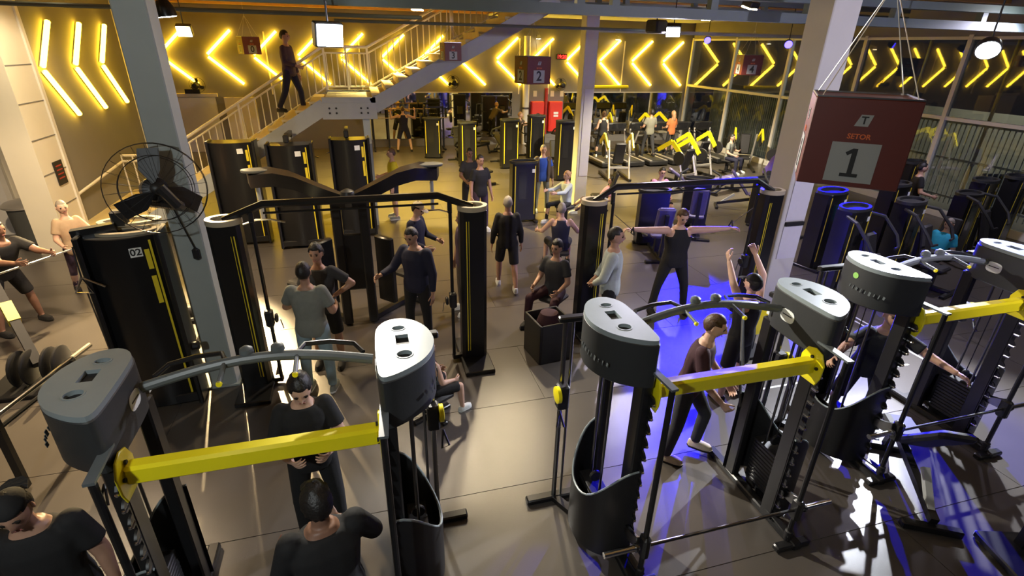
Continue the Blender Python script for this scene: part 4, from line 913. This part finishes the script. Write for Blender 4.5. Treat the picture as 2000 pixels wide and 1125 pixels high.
    for s in (1, -1):
        eb = MB().lathe([(.004, -.012), (.012, -.006), (.012, .006), (.004, .012)], (0, 0, 0), 8, 'Y', 1, .75); finish(out, [H(Vector(v) + Vector((s * .031, -.083, .008))) for v in eb.v], eb.f, 1)
        er = MB().prism(ell(0, 0, .014, .028, 10), -.006, .006, .003); finish(out, [H(Vector((s * .079 + v[2] * .9 * s, v[0] + .008, v[1] - .006))) for v in er.v], er.f, 0)
        br = MB().box((s * .031, -.092, .027), (.034, .008, .007)); finish(out, [H(v) for v in br.v], br.f, 3)
    lp = MB().prism(ell(0, -.060, .023, .0085, 10), .088, .098, .003); finish(out, [H((v[0], -v[2], v[1])) for v in lp.v], lp.f, 2)
    for s, w_, df in fingers:
        curl = .25 if arms[0 if s == 1 else 1] in ('down', 'back') else .95
        hv, hf = hand(s, curl); qq = Vector((0, 0, -1)).rotation_difference(df).to_matrix(); finish(out, [qq @ Vector(v) + w_ for v in hv], hf)
    bo = out.build('body', [skin, 'eye', 'lips', hair], t, ang=1.2)
    vs, fs = remesh(shirt, .017 if vox > .012 else .013, 5); b = MB(); finish(b, vs, fs); so = b.build('shirt', 'cloth_' + top, t, ang=1.4)
    if jacket:
        jb = MB(); 
        for sgn in (1, -1): loft(jb, [(P + sp * tt + ux * sgn * .085 * (1 if tt < .45 else .7), ux, uy, .105 - (.03 if tt > .44 else 0), dd) for tt, dd in ((-.12, .145), (.05, .14), (.25, .142), (.42, .128), (.49, .10))])
        for i, s in enumerate((1, -1)):
            a = ARM[arms[i]] if isinstance(arms[i], str) else arms[i]; du = V((a[0][0] * s, -a[0][1], a[0][2])).normalized(); df = V((a[1][0] * s, -a[1][1], a[1][2])).normalized(); e = sh[s] + du * .29
            caps(jb, sh[s] - ux * s * .03, e, .072, .060, 12); caps(jb, e, e + df * .23, .060, .046, 12, True, False)
        # open front: pull the middle of the front inside the shirt
        jb.v = [tuple(Vector(v) + (uy * (.10 if abs(Vector(v).dot(ux)) < .06 and (Vector(v) - P).dot(uy) < -.02 else 0))) for v in jb.v]
        vs, fs = remesh(jb, .017, 4); b = MB(); finish(b, vs, fs); b.build('jacket', 'cloth_' + jacket, t, ang=1.4)
    vs, fs = remesh(pants, .016, 4); b = MB(); finish(b, vs, fs); b.build('shorts' if leg == 'short' else 'trousers', 'cloth_' + bottom, t, ang=1.4)
    for an, ff in shoe:
        fx = Vector((1, 0, 0)); fu = fx.cross(ff) * -1
        if fu.z < 0: fu = -fu
        o_ = [(-.07, .028), (-.075, .0), (-.05, -.036), (.02, -.042), (.10, -.048), (.16, -.038), (.19, 0), (.16, .038), (.10, .048), (.02, .042), (-.05, .036)]
        sb = MB(); C0 = an - fu * .04
        for zl, sc, mi in ((-.038, 1.0, 1), (-.012, 1.03, 1), (-.012, 1.0, 0), (.03, .93, 0), (.055, .62, 0)): sb.v += [tf(C0 + ff * (p[0] * (sc if zl < .05 else .55) - (.012 if zl > .05 else 0)) + fx * p[1] * sc + fu * zl) for p in o_]
        n = len(o_)
        for r in range(4):
            for i in range(n): j = (i + 1) % n; sb.f.append((r * n + i, r * n + j, r * n + n + j, r * n + n + i)); sb.mi.append(1 if r < 1 else 0)
        sb.f += [tuple(range(n - 1, -1, -1)), tuple(range(4 * n, 5 * n))]; sb.mi += [1, 0]
        sb.build('shoe', ['cloth_' + shoes, 'sticker' if shoes in ('white', 'silver', 'plum', 'grey') else 'ink'], t, ang=.9)
    # hair
    if style != 'bald':
        rnd = random.Random(label); hvv = []
        for v in HEAD[0]:
            x, y, z = v; line = .055 if y < -.055 else (.03 if y < -.01 else (-.02 if y < .03 else -.055))
            if style in ('long', 'bun'): line = .055 if y < -.055 else (.0 if y < -.01 else -.10)
            inn = z > line
            g = 1.10 if style in ('short', 'bun') else (1.05 if style == 'crop' else 1.16)
            if style == 'curly': g = 1.14 + rnd.random() * .12
            sc = g if inn else .86
            hvv.append(H((x * sc, (y + .006) * sc, z * (sc if not inn else (g + .01)) + (.004 if inn else 0))))
        hb = MB(); hb.add([tf(v) for v in hvv], HEAD[1])
        ho = hb.build('hair', hair, t, ang=1.4)
        if style == 'long':
            lb = MB(); loft(lb, [(H((0, .06, .03)), q @ Vector((1, 0, 0)), q @ Vector((0, 1, 0)), .07, .05), (H((0, .085, -.08)), q @ Vector((1, 0, 0)), q @ Vector((0, 1, 0)), .075, .04), (H((0, .095, -.20)), q @ Vector((1, 0, 0)), q @ Vector((0, 1, 0)), .06, .03), (H((0, .09, -.28)), q @ Vector((1, 0, 0)), q @ Vector((0, 1, 0)), .025, .015)], 12)
            b = MB(); finish(b, lb.v, lb.f); b.build('hair_length', hair, t, ang=1.4)
        if style == 'bun': bb = MB().lathe([(0, -.04), (.03, -.025), (.04, 0), (.03, .025), (0, .04)], (0, .11, .05), 12); b = MB(); finish(b, [H(v) for v in bb.v], bb.f); b.build('hair_bun', hair, t, ang=1.4)
    if cap:
        cm, way = cap; cb = MB(); vs = []
        for v in HEAD[0]:
            x, y, z = v; inn = z > .040; vs.append(H((x * (1.14 if inn else .85), (y + .004) * (1.14 if inn else .85), z * (1.12 if inn else .6) + (.003 if inn else .012))))
        finish(cb, vs, HEAD[1]); co = cb.build('cap', 'cloth_' + cm, t, ang=1.4)
        bb = MB().prism([(-.07, 0), (-.06, .07), (-.03, .10), (.03, .10), (.06, .07), (.07, 0), (.04, .03), (-.04, .03)], .042, .049)
        w2 = -1 if way == 'front' else 1; b = MB(); finish(b, [H((v[0], w2 * (.085 + v[1]), v[2] + .002 - v[1] * .15)) for v in bb.v], bb.f); b.build('cap_brim', 'cloth_' + cm, co)
    return t
# ------------------------------------------------------------------ who stands where (head position in the hall, stance, clothes)
person('person in a backward black cap cut off at the lower left corner', (4, 978), 1.76, 12, arms=('down', 'down'), skin='skin_mid', style='short', top='black', bottom='black', cap=('black', 'back'), headdir=(-.05, .35, 1), vox=.010, bulk=1.08)
person('person in black shorts gripping a bar at the left edge', (-12, 432), 1.78, 60, legs='wide', arms=('fwd', 'fwd'), lean=28, top='black', bottom='black', leg='short', shoes='black', skin='skin_dark', bulk=1.1)
person('person in a pale top and maroon skirted leggings walking at the left', (116, 392), 1.66, 35, legs='walk', arms=('chest', 'bent'), skin='skin_light', hair='hair_grey', style='crop', top='tan', sleeve='short', bottom='plum', leg='tight', shoes='black', woman=True)
person('person in a grey T-shirt and pale jeans seen from behind', (590, 512), 1.74, 168, legs='stand', arms=('chest', 'bent'), skin='skin_mid', top='grey', sleeve='short', bottom='denim', leg='long', shoes='grey', vox=.011, bulk=1.06)
person('person with curly dark hair, hand on hip, facing the grey T-shirt', (614, 478), 1.74, -12, arms=('hip', 'bent'), skin='skin_mid', style='curly', top='charcoal', bottom='black', leg='short', shoes='black', vox=.011)
person('person in black looking down behind the yellow beam', (583, 742), 1.76, 8, arms=('phone', 'phone'), skin='skin_light', style='curly', top='black', sleeve='short', bottom='black', leg='long', shoes='plum', headdir=(.02, .45, 1), vox=.009)
person('person in black cap and black clothes nearest the camera under the yellow beam', (612, 948), 1.70, 196, arms=('bent', 'chest'), skin='skin_dark', style='curly', top='black', sleeve='long', bottom='black', leg='long', shoes='black', cap=('black', 'front'), lean=6, headdir=(0, .12, 1), vox=.010, bulk=1.18)
person('person in long navy shirt holding out a hand in the left crossover', (798, 447), 1.78, -38, arms=('down', ((.35, .35, -.9), (.15, 1, -.1))), skin='skin_mid', style='short', top='navy', sleeve='long', bottom='black', leg='long', shoes='black', headdir=(-.1, .3, 1), vox=.012, bulk=1.1)
person('person in a beige cap and dark padded jacket behind the navy shirt', (820, 396), 1.72, 55, arms=('bent', 'bent'), skin='skin_light', top='navy', sleeve='long', bottom='black', cap=('beige', 'front'), headdir=(0, .4, 1))
person('person in a plum T-shirt half hidden by the crossover tower', (903, 412), 1.72, -80, arms=('down', 'down'), skin='skin_mid', style='short', top='plum', bottom='brown', leg='long', shoes='white')
person('person in black shirt and shorts walking away along the middle aisle', (992, 383), 1.72, 172, legs='walk', arms=('down', 'down'), skin='skin_mid', hair='hair_grey', style='crop', top='black', sleeve='long', bottom='black', leg='short', shoes='white')
person('person in black T-shirt standing in the middle with arms hanging', (938, 303), 1.78, 20, arms=('down', 'down'), skin='skin_mid', style='short', top='black', bottom='plum', leg='long', shoes='white')
person('person in dark clothes just behind the black T-shirt in the middle', (917, 290), 1.76, 10, arms=('down', 'bent'), skin='skin_dark', style='short', top='charcoal', bottom='black')
person('grey-haired person in brown jacket and blue shirt leaning on a machine', (1062, 283), 1.74, -8, arms=('down', 'side'), skin='skin_light', hair='hair_grey', style='crop', top='blue', sleeve='short', bottom='grey', leg='long', shoes='white', jacket='brown')
person('fair-haired person in pale top pulling two handles', (1108, 334), 1.66, -70, legs='sit', arms=('fwd', 'fwd'), skin='skin_light', hair='hair_blonde', style='bun', top='silver', sleeve='long', bottom='black', leg='tight', shoes='white', woman=True, base=0)
person('person in navy tank top sitting with back to the camera', (1098, 396), 1.76, 165, legs='sit', arms=('side', 'side'), skin='skin_light', hair='hair_grey', style='crop', top='navy', sleeve='none', bottom='black', leg='short', shoes='black')
person('dark-haired person in black shirt and maroon trousers sitting by the right rack', (1088, 470), 1.74, -48, legs='sit', arms=('bent', 'bent'), skin='skin_mid', style='curly', top='charcoal', bottom='maroon', leg='long', shoes='black')
person('person in a silver long-sleeved shirt with hands behind the back', (1206, 444), 1.84, 62, arms=('back', 'back'), skin='skin_mid', style='crop', top='silver', sleeve='long', bottom='black', leg='long', shoes='black', vox=.011, bulk=1.08)
person('person in black tank top with both arms spread wide', (1338, 411), 1.82, -10, legs='wide', arms=('T', 'T'), skin='skin_light', style='short', hair='hair_brown', top='black', sleeve='none', bottom='black', leg='long', shoes='black', headdir=(0, .35, 1), vox=.011, bulk=1.12)
person('person in black cap raising both arms by the pillar', (1474, 536), 1.70, -165, arms=('over', 'over'), skin='skin_light', style='short', top='black', sleeve='none', bottom='black', leg='short', shoes='black', cap=('black', 'front'), vox=.012)
person('person in maroon shirt and pale shoes pulling a rope behind the yellow beam', (1408, 617), 1.76, 48, legs='step', arms=('rope', 'rope'), skin='skin_light', hair='hair_brown', style='short', top='maroon', sleeve='short', bottom='charcoal', leg='long', shoes='beige', lean=10, headdir=(.05, .25, 1), vox=.010)
person('person in black with striped shorts inside the right rack', (1752, 596), 1.74, -30, legs='wide', arms=('reach', 'reach'), skin='skin_mid', style='short', top='black', sleeve='short', bottom='black', leg='short', shoes='white', lean=14, vox=.012)
person('person in a teal shirt reclining on a machine by the windows', (1858, 427), 1.74, -75, legs='recline', arms=('bent', 'bent'), skin='skin_light', hair='hair_grey', style='crop', top='teal', sleeve='short', bottom='black', leg='long', shoes='white', lean=-28)
person('person in black T-shirt with a white print standing at the fence windows', (1806, 318), 1.76, 55, arms=('down', 'bent'), skin='skin_light', style='short', top='black', sleeve='short', bottom='black')
person('dark-haired person in purple top bending by the big column', (1528, 284), 1.68, 70, legs='stand', arms=('bent', 'bent'), skin='skin_dark', style='curly', top='purple', sleeve='long', bottom='charcoal', lean=25, woman=True)
person('person in pale pink shirt sitting beyond the right crossover', (1296, 328), 1.74, -10, legs='sit', arms=('bent', 'bent'), skin='skin_light', style='short', top='pink', sleeve='short', bottom='charcoal', leg='short', shoes='white', headdir=(.1, .1, 1))
person('person in navy shorts and black vest lifting a barbell before the mirror', None, 1.78, 178, at=(1.62, 22.0), legs='wide', arms=('press', 'press'), skin='skin_light', hair='hair_brown', style='crop', top='navy', sleeve='none', bottom='navy', leg='short', shoes='black', bulk=1.05)
person('person in yellow shirt and dark shorts beyond the right wing arm', (763, 290), 1.72, -85, arms=('down', 'bent'), skin='skin_light', hair='hair_brown', style='crop', top='yellow', sleeve='short', bottom='navy', leg='short', shoes='grey')
person('person in white shirt seated with arms up under the left wing arm', (574, 352), 1.70, 170, legs='sit', arms=('up', 'up'), skin='skin_light', style='short', top='white', sleeve='short', bottom='black', leg='long', shoes='grey')
person('person in dark trousers going up the stairs', (566, 62), 1.76, 70, at=(-1.45, 13.6), legs='walk', arms=('down', 'bent'), skin='skin_mid', style='short', top='plum', sleeve='long', bottom='navy', leg='long', shoes='black', base=2.47)
person('person in a black jacket at the far white door', (352, 190), 1.78, 100, arms=('down', 'down'), skin='skin_mid', style='short', top='black', sleeve='long', bottom='charcoal', leg='long', shoes='black')
person('person in a grey shirt on a treadmill seen from behind', None, 1.76, 178, at=(10.64, 18.55), legs='walk', arms=('bent', 'bent'), skin='skin_mid', style='short', top='olive', sleeve='short', bottom='charcoal', leg='long', shoes='black', base=.21)
person('person in black vest on the treadmill nearest the middle column', None, 1.70, 176, at=(8.7, 18.6), legs='walk', arms=('bent', 'bent'), skin='skin_light', hair='hair_brown', style='bun', top='black', sleeve='none', bottom='black', leg='tight', shoes='white', woman=True, base=.21)
person('person with auburn hair in orange right of the grey shirt', None, 1.66, 185, at=(11.61, 18.6), arms=('bent', 'bent'), skin='skin_mid', hair='hair_blonde', style='long', top='orange', sleeve='short', bottom='black', leg='tight', shoes='black', woman=True, base=.21)
person('brown-clad person bending over a machine left of the white pipe', None, 1.68, 60, at=(6.0, 21.4), legs='stand', arms=('fwd', 'fwd'), skin='skin_light', hair='hair_blonde', style='short', top='brown', sleeve='short', bottom='black', lean=35)
person('person in a pink top lying back on a bench right of the middle column', (1196, 345), 1.62, -100, legs='recline', arms=('bent', 'bent'), skin='skin_light', hair='hair_black', style='bun', top='pink', sleeve='short', bottom='plum', leg='tight', shoes='white', woman=True, lean=-38)
person('person in grey patterned shirt among the rear lever machines', (1432, 262), 1.72, 30, legs='sit', arms=('chest', 'bent'), skin='skin_light', style='short', top='grey', sleeve='short', bottom='navy', leg='long', shoes='white')
person('person half hidden behind the right tower of the left rack', (838, 668), 1.30, 120, legs='sit', arms=('bent', 'bent'), skin='skin_light', style='short', top='black', sleeve='none', bottom='black', leg='short', shoes='white')
# ================================================================== SMALLER THINGS
def loc_of(key): return next(o for o in bpy.data.objects if o.get('category') == 'person' and key in o['label'])
def stool(label, key, back=False, h=.40, name='padded_stool'):
    p = loc_of(key); t = thing(name, label, 'stool', (p.location.x, p.location.y, 0), p.rotation_euler.z)
    MB().box((0, -.02, h), (.36, .40, .09), bev=.03).build('seat', 'pad_black', t); MB().box((0, 0, h / 2), (.09, .09, h - .05)).build('post', 'black_metal', t)
    for a in (0, HP): MB().box((0, 0, .025), (.52, .07, .05), rz=a, bev=.01).build('foot', 'black_metal', t)
    if back: MB().box((0, .30, h + .34), (.32, .09, .62), rx=-.35, bev=.03).build('backrest', 'pad_black', t); MB().bar((0, .05, h - .06), (0, .36, h + .2), .06, .06).build('back_post', 'black_metal', t)
stool('black padded stool under the navy tank top', 'navy tank'); stool('black padded stool under the maroon trousers', 'maroon trousers'); stool('black seat of the person pulling two handles', 'fair-haired')
stool('black seat with backrest under the teal shirt', 'teal', True, .42); stool('black seat with backrest under the lying pink top', 'pink top lying', True, .42); stool('black seat under the pale pink shirt', 'pale pink'); stool('black seat under the white shirt', 'white shirt seated'); stool('black seat among the rear lever machines', 'grey patterned')
stool('black stool behind the right tower of the left rack', 'half hidden behind', False, .29)
# column fan
def fan(label, loc, rz, r, nm='wall_fan', tilt=0.0, blades=3):
    t = thing(nm, label, 'fan', loc, rz); t.rotation_euler = (tilt, 0, rz)
    for yy, rr in ((-.07, r * .72), (-.02, r), (.03, r), (.08, r * .72)): MB().tube([(rr * math.cos(a * math.pi / 18), yy, rr * math.sin(a * math.pi / 18)) for a in range(37)], .004, 5, False).build('cage_ring', 'black_metal', t)
    wire = MB().tube([(.05, -.09, 0), (r * .72, -.07, 0), (r, 0, 0), (r * .72, .08, 0), (.05, .09, 0)], .0018, 4).mesh('cage_wire', 'black_metal')
    for i in range(24): o = link('cage_wire', wire, t); o.rotation_euler = (0, i * math.pi / 12, 0)
    bl = MB().prism([(.03, -.02), (r * .45, -.10 * r / .4), (r * .9, -.07 * r / .4), (r * .88, .09 * r / .4), (r * .4, .06 * r / .4)], -.004, .004, 0, lambda p: Vector((p.x, p.z + p.y * .35, p.y))).mesh('blade', 'black_plastic')
    for i in range(blades): o = link('blade', bl, t); o.rotation_euler = (0, i * 2 * math.pi / blades + .5, 0)
    MB().lathe([(.03, -.10), (.06, -.08), (.06, .02), (.04, .05)], (0, 0, 0), 14, 'Y').build('hub', 'black_plastic', t)
    MB().lathe([(.05, .08), (.12, .11), (.13, .30), (.08, .38), (0, .39)][::-1], (0, 0, 0), 16, 'Y').build('motor', 'black_plastic', t)
    return t
f = fan('big black fan mounted on the grey column', (-2.02, 5.88, 2.64), RAD(205), .44, 'column_fan', .25)
MB().tube([(0, .22, .0), (-.10, .20, -.18), (-.16, .0, -.20), (.05, -.36, -.12)], .05, 8).build('bracket', 'black_plastic', f)
cd = thing('fan_switch', 'black fan switch hanging on its cord at the grey column', 'switch', (-1.93, 6.24, 1.80))
MB().tube([(-.14, -.05, .75), (-.08, 0, .4), (0, 0, .06)], .008, 6).build('cord', 'ink', cd); MB().box((0, 0, 0), (.07, .06, .14), bev=.02).build('switch_body', 'black_plastic', cd)
for px, py, lab in ((885, 160, 'small dark fan on the far wall left of the white pipe'), (1095, 165, 'small dark fan on the far wall right of the fire cabinets'), (385, 166, 'small dark fan on the far wall behind the lower stairs')): q = ony(px, py, MY - .42); fan(lab, q, 0, .26)
fan('dark fan on the left recess wall above the bin', (-7.05, 13.16, 2.35), 0, .30)
# left lever apparatus with plates and bars
A = onz(75, 712, .25)
t = thing('plate_lever', 'black lever apparatus with weight plates and long bars at the left edge', 'gym machine', (A.x, A.y, 0))
top = onz(-30, 520, 1.25) - Vector((A.x, A.y, 0))
MB().bar((0, 0, .25), top, .10, .12).build('lever_post', 'pad_black', t); m_ = Vector((0, 0, .25)).lerp(top, .42); m2 = Vector((0, 0, .25)).lerp(top, .60)
MB().bar(m_, m2, .125, .145).build('yellow_tape', 'yellow_strip', t)
for yy in (-.10, -.04, .06, .12): MB().lathe([(.03, -.02), (.20, -.022), (.225, -.012), (.225, .012), (.20, .022), (.03, .02)], (yy * 2.0, yy * .2, .23), 24, 'X').build('weight_disc', 'black_plastic', t)
MB().box((0, .05, .03), (1.0, .9, .05), bev=.01).build('base_frame', 'black_metal', t)
b0, b1 = onz(172, 676, .85) - Vector((A.x, A.y, 0)), onz(-40, 838, .85) - Vector((A.x, A.y, 0))
MB().tube([b0, b1], .020, 10).build('long_bar', 'chrome', t); MB().tube([b0.lerp(b1, -.02), b0.lerp(b1, .18)], .028, 10).build('bar_grip', 'rim_beige', t)
MB().tube([b0.lerp(b1, .12) - Vector((0, 0, .12)), b1 - Vector((0, 0, .12))], .022, 8).build('lower_bar', 'black_metal', t)
MB().bar(b0.lerp(b1, .2), b0.lerp(b1, .2) - Vector((0, 0, .82)), .06, .06).build('bar_support', 'black_metal', t); MB().bar(b0.lerp(b1, .9), b0.lerp(b1, .9) - Vector((0, 0, .82)), .06, .06).build('bar_support', 'black_metal', t)
# grip bar of the person at the left edge
p = loc_of('gripping a bar'); R_ = Matrix.Rotation(p.rotation_euler.z, 3, 'Z')
t = thing('hand_bar', 'thin chrome bar held by the person at the left edge', 'bar', (p.location.x, p.location.y, 0), p.rotation_euler.z)
MB().tube([(-.75, -.82, 1.19), (.75, -.82, 1.19)], .014, 8).build('bar_rod', 'chrome', t)
for sx in (-1, 1): MB().lathe([(.015, -.02), (.028, -.015), (.028, .015), (.015, .02)], (sx * .74, -.82, 1.19), 10, 'X').build('end_cap', 'black_plastic', t)
# rope pulled by the person in maroon, fixed to the rack tower
p = loc_of('pulling a rope'); R_ = Matrix.Rotation(p.rotation_euler.z, 3, 'Z'); hl = [p.location + R_ @ Vector((sx * .20, -.50, .95)) for sx in (-1, 1)]
tp = Vector((p.location.x + .75, p.location.y + .35, 1.62)); t = thing('pull_rope', 'black pull rope in the hands of the person in maroon', 'rope', (p.location.x, p.location.y, 0))
for hh in hl: MB().tube([hh - p.location, (hh.lerp(tp, .5) - p.location) + Vector((0, 0, -.04)), tp - p.location], .013, 6).build('rope_strand', 'ink', t)
MB().tube([tp - p.location, Vector((3.36, 3.45, 1.98)) - p.location], .005, 5).build('cable', 'steel_dark', t)
# cables held by the person with spread arms
p = loc_of('both arms spread')
for sx, tx, lab in ((-1, 3.36, 'left crossover cable held by the spread arms'), (1, 5.74, 'right crossover cable held by the spread arms')):
    hx = p.location + Vector((sx * .86, -.10, 1.52)); e_ = Vector((tx, 6.53, 1.85)); t = thing('cable_grip', lab, 'cable', hx)
    MB().tube([(0, 0, 0), e_ - hx], .006, 5).build('cable', 'steel_dark', t); MB().tube([(0, -.05, -.05), (0, .05, -.05), (0, 0, .05), (0, -.05, -.05)], .012, 6).build('grip_ring', 'black_plastic', t)
# storage crate with bag
q = onz(1075, 700, 0); t = thing('storage_crate', 'black open crate beside the right rack', 'crate', (q.x, q.y + .15, 0), .15)
for sx in (-1, 1): MB().box((sx * .24, 0, .30), (.03, .50, .60), bev=.006).build('side_panel', 'black_plastic', t); MB().box((0, sx * .24, .30), (.46, .03, .60), bev=.006).build('side_panel', 'black_plastic', t)
MB().box((0, 0, .02), (.46, .46, .03)).build('bottom_panel', 'black_plastic', t)
bg = MB().lathe([(.0, .04), (.16, .06), (.20, .22), (.19, .48), (.12, .66), (0, .70)], (0, 0, 0), 18); bg.v = [(v[0] * (1 + .08 * math.sin(v[2] * 20)), v[1], v[2]) for v in bg.v]
tag(bg.build('gym_bag', 'cloth_maroon', loc=(q.x, q.y + .15, 0)), 'maroon bag standing in the black crate', 'bag')
# yellow disc behind the right rack
q = onz(1468, 690, 0); t = thing('bumper_plate', 'round yellow bumper plate on a black stand behind the right rack', 'weight plate', (q.x, q.y, 0))
MB().lathe([(.03, -.03), (.20, -.035), (.225, -.02), (.225, .02), (.20, .035), (.03, .03)], (0, 0, .55), 28, 'Y').build('disc', 'yellow_paint', t); MB().box((0, .10, .28), (.10, .10, .56)).build('stand_post', 'black_metal', t); MB().box((0, .05, .02), (.4, .4, .04)).build('stand_base', 'black_metal', t)
# barbell of the far lifter, half racks
p = loc_of('lifting a barbell'); t = thing('barbell', 'barbell on the shoulders of the far lifter', 'barbell', (p.location.x, p.location.y + .13, 1.64))
MB().tube([(-1.1, 0, 0), (1.1, 0, 0)], .018, 8).build('bar', 'chrome', t)
for s in (-1, 1): MB().lathe([(.02, -.03), (.17, -.03), (.17, .03), (.02, .03)], (s * .86, 0, 0), 20, 'X').build('weight_disc', 'black_plastic', t)
for x, lab in ((.75, 'black half rack before the mirror left of the lifter'), (3.0, 'black half rack before the mirror right of the lifter')):
    t = thing('half_rack', lab, 'rack', (x, 22.6, 0))
    for s in (-1, 1): MB().box((s * .30, 0, .85), (.07, .07, 1.7)).build('upright', 'black_metal', t); MB().box((s * .30, -.1, .03), (.07, .8, .06)).build('foot', 'black_metal', t)
    MB().tube([(-.8, -.05, 1.25), (.8, -.05, 1.25)], .016, 8).build('rack_bar', 'chrome', t)
    for s in (-1, 1): MB().lathe([(.02, -.03), (.20, -.03), (.20, .03), (.02, .03)], (s * .62, -.05, 1.25), 18, 'X').build('weight_disc', 'black_plastic', t)
    MB().box((0, 0, 1.66), (.6, .06, .06)).build('top_bar', 'black_metal', t)
# rope of the maroon person, cable overhead
# floor lines right of the racks
for x in (7.55, 7.67): MB().box((x, 6.3, .0005), (.035, 3.6, .003)).build('floor_line', 'sticker', floor)
MB().box((5.9, 4.55, .0005), (2.6, .03, .003)).build('floor_line', 'sticker', floor)
# poster stand at the windows
q = onz(1535, 300, .2); t = thing('poster_stand', 'red and white poster stand behind the big column', 'poster', (12.3, 12.6, 0), -.5)
MB().box((0, 0, .95), (.75, .04, 1.5)).build('board', 'sticker', t); MB().box((.12, -.024, 1.35), (.45, .01, .5)).build('printed_field', 'fire_red', t); MB().lathe([(.15, 0), (.15, .008)], (.1, -.03, .85), 16, 'Y').build('printed_disc', 'fire_red', t)
for s in (-1, 1): MB().box((s * .3, .1, .1), (.04, .4, .2)).build('stand_leg', 'black_metal', t)
# upright padded bench end at the lower right corner
q = onz(1985, 1010, .5); t = thing('roller_bench', 'tall black padded bench end at the lower right corner', 'bench', (q.x + .28, q.y - .1, 0), -.3)
MB().box((0, 0, .72), (.34, .14, .62), bev=.05, rx=-.12).build('backrest', 'pad_black', t); MB().bar((0, .1, .05), (0, .08, .6), .08, .08).build('back_post', 'black_metal', t); MB().box((0, 0, .04), (.6, .5, .07), bev=.012).build('base_frame', 'black_metal', t)
MB().lathe([(.06, -.2), (.075, -.17), (.075, .17), (.06, .2)], (0, -.12, .45), 14, 'X').build('roller', 'pad_black', t)
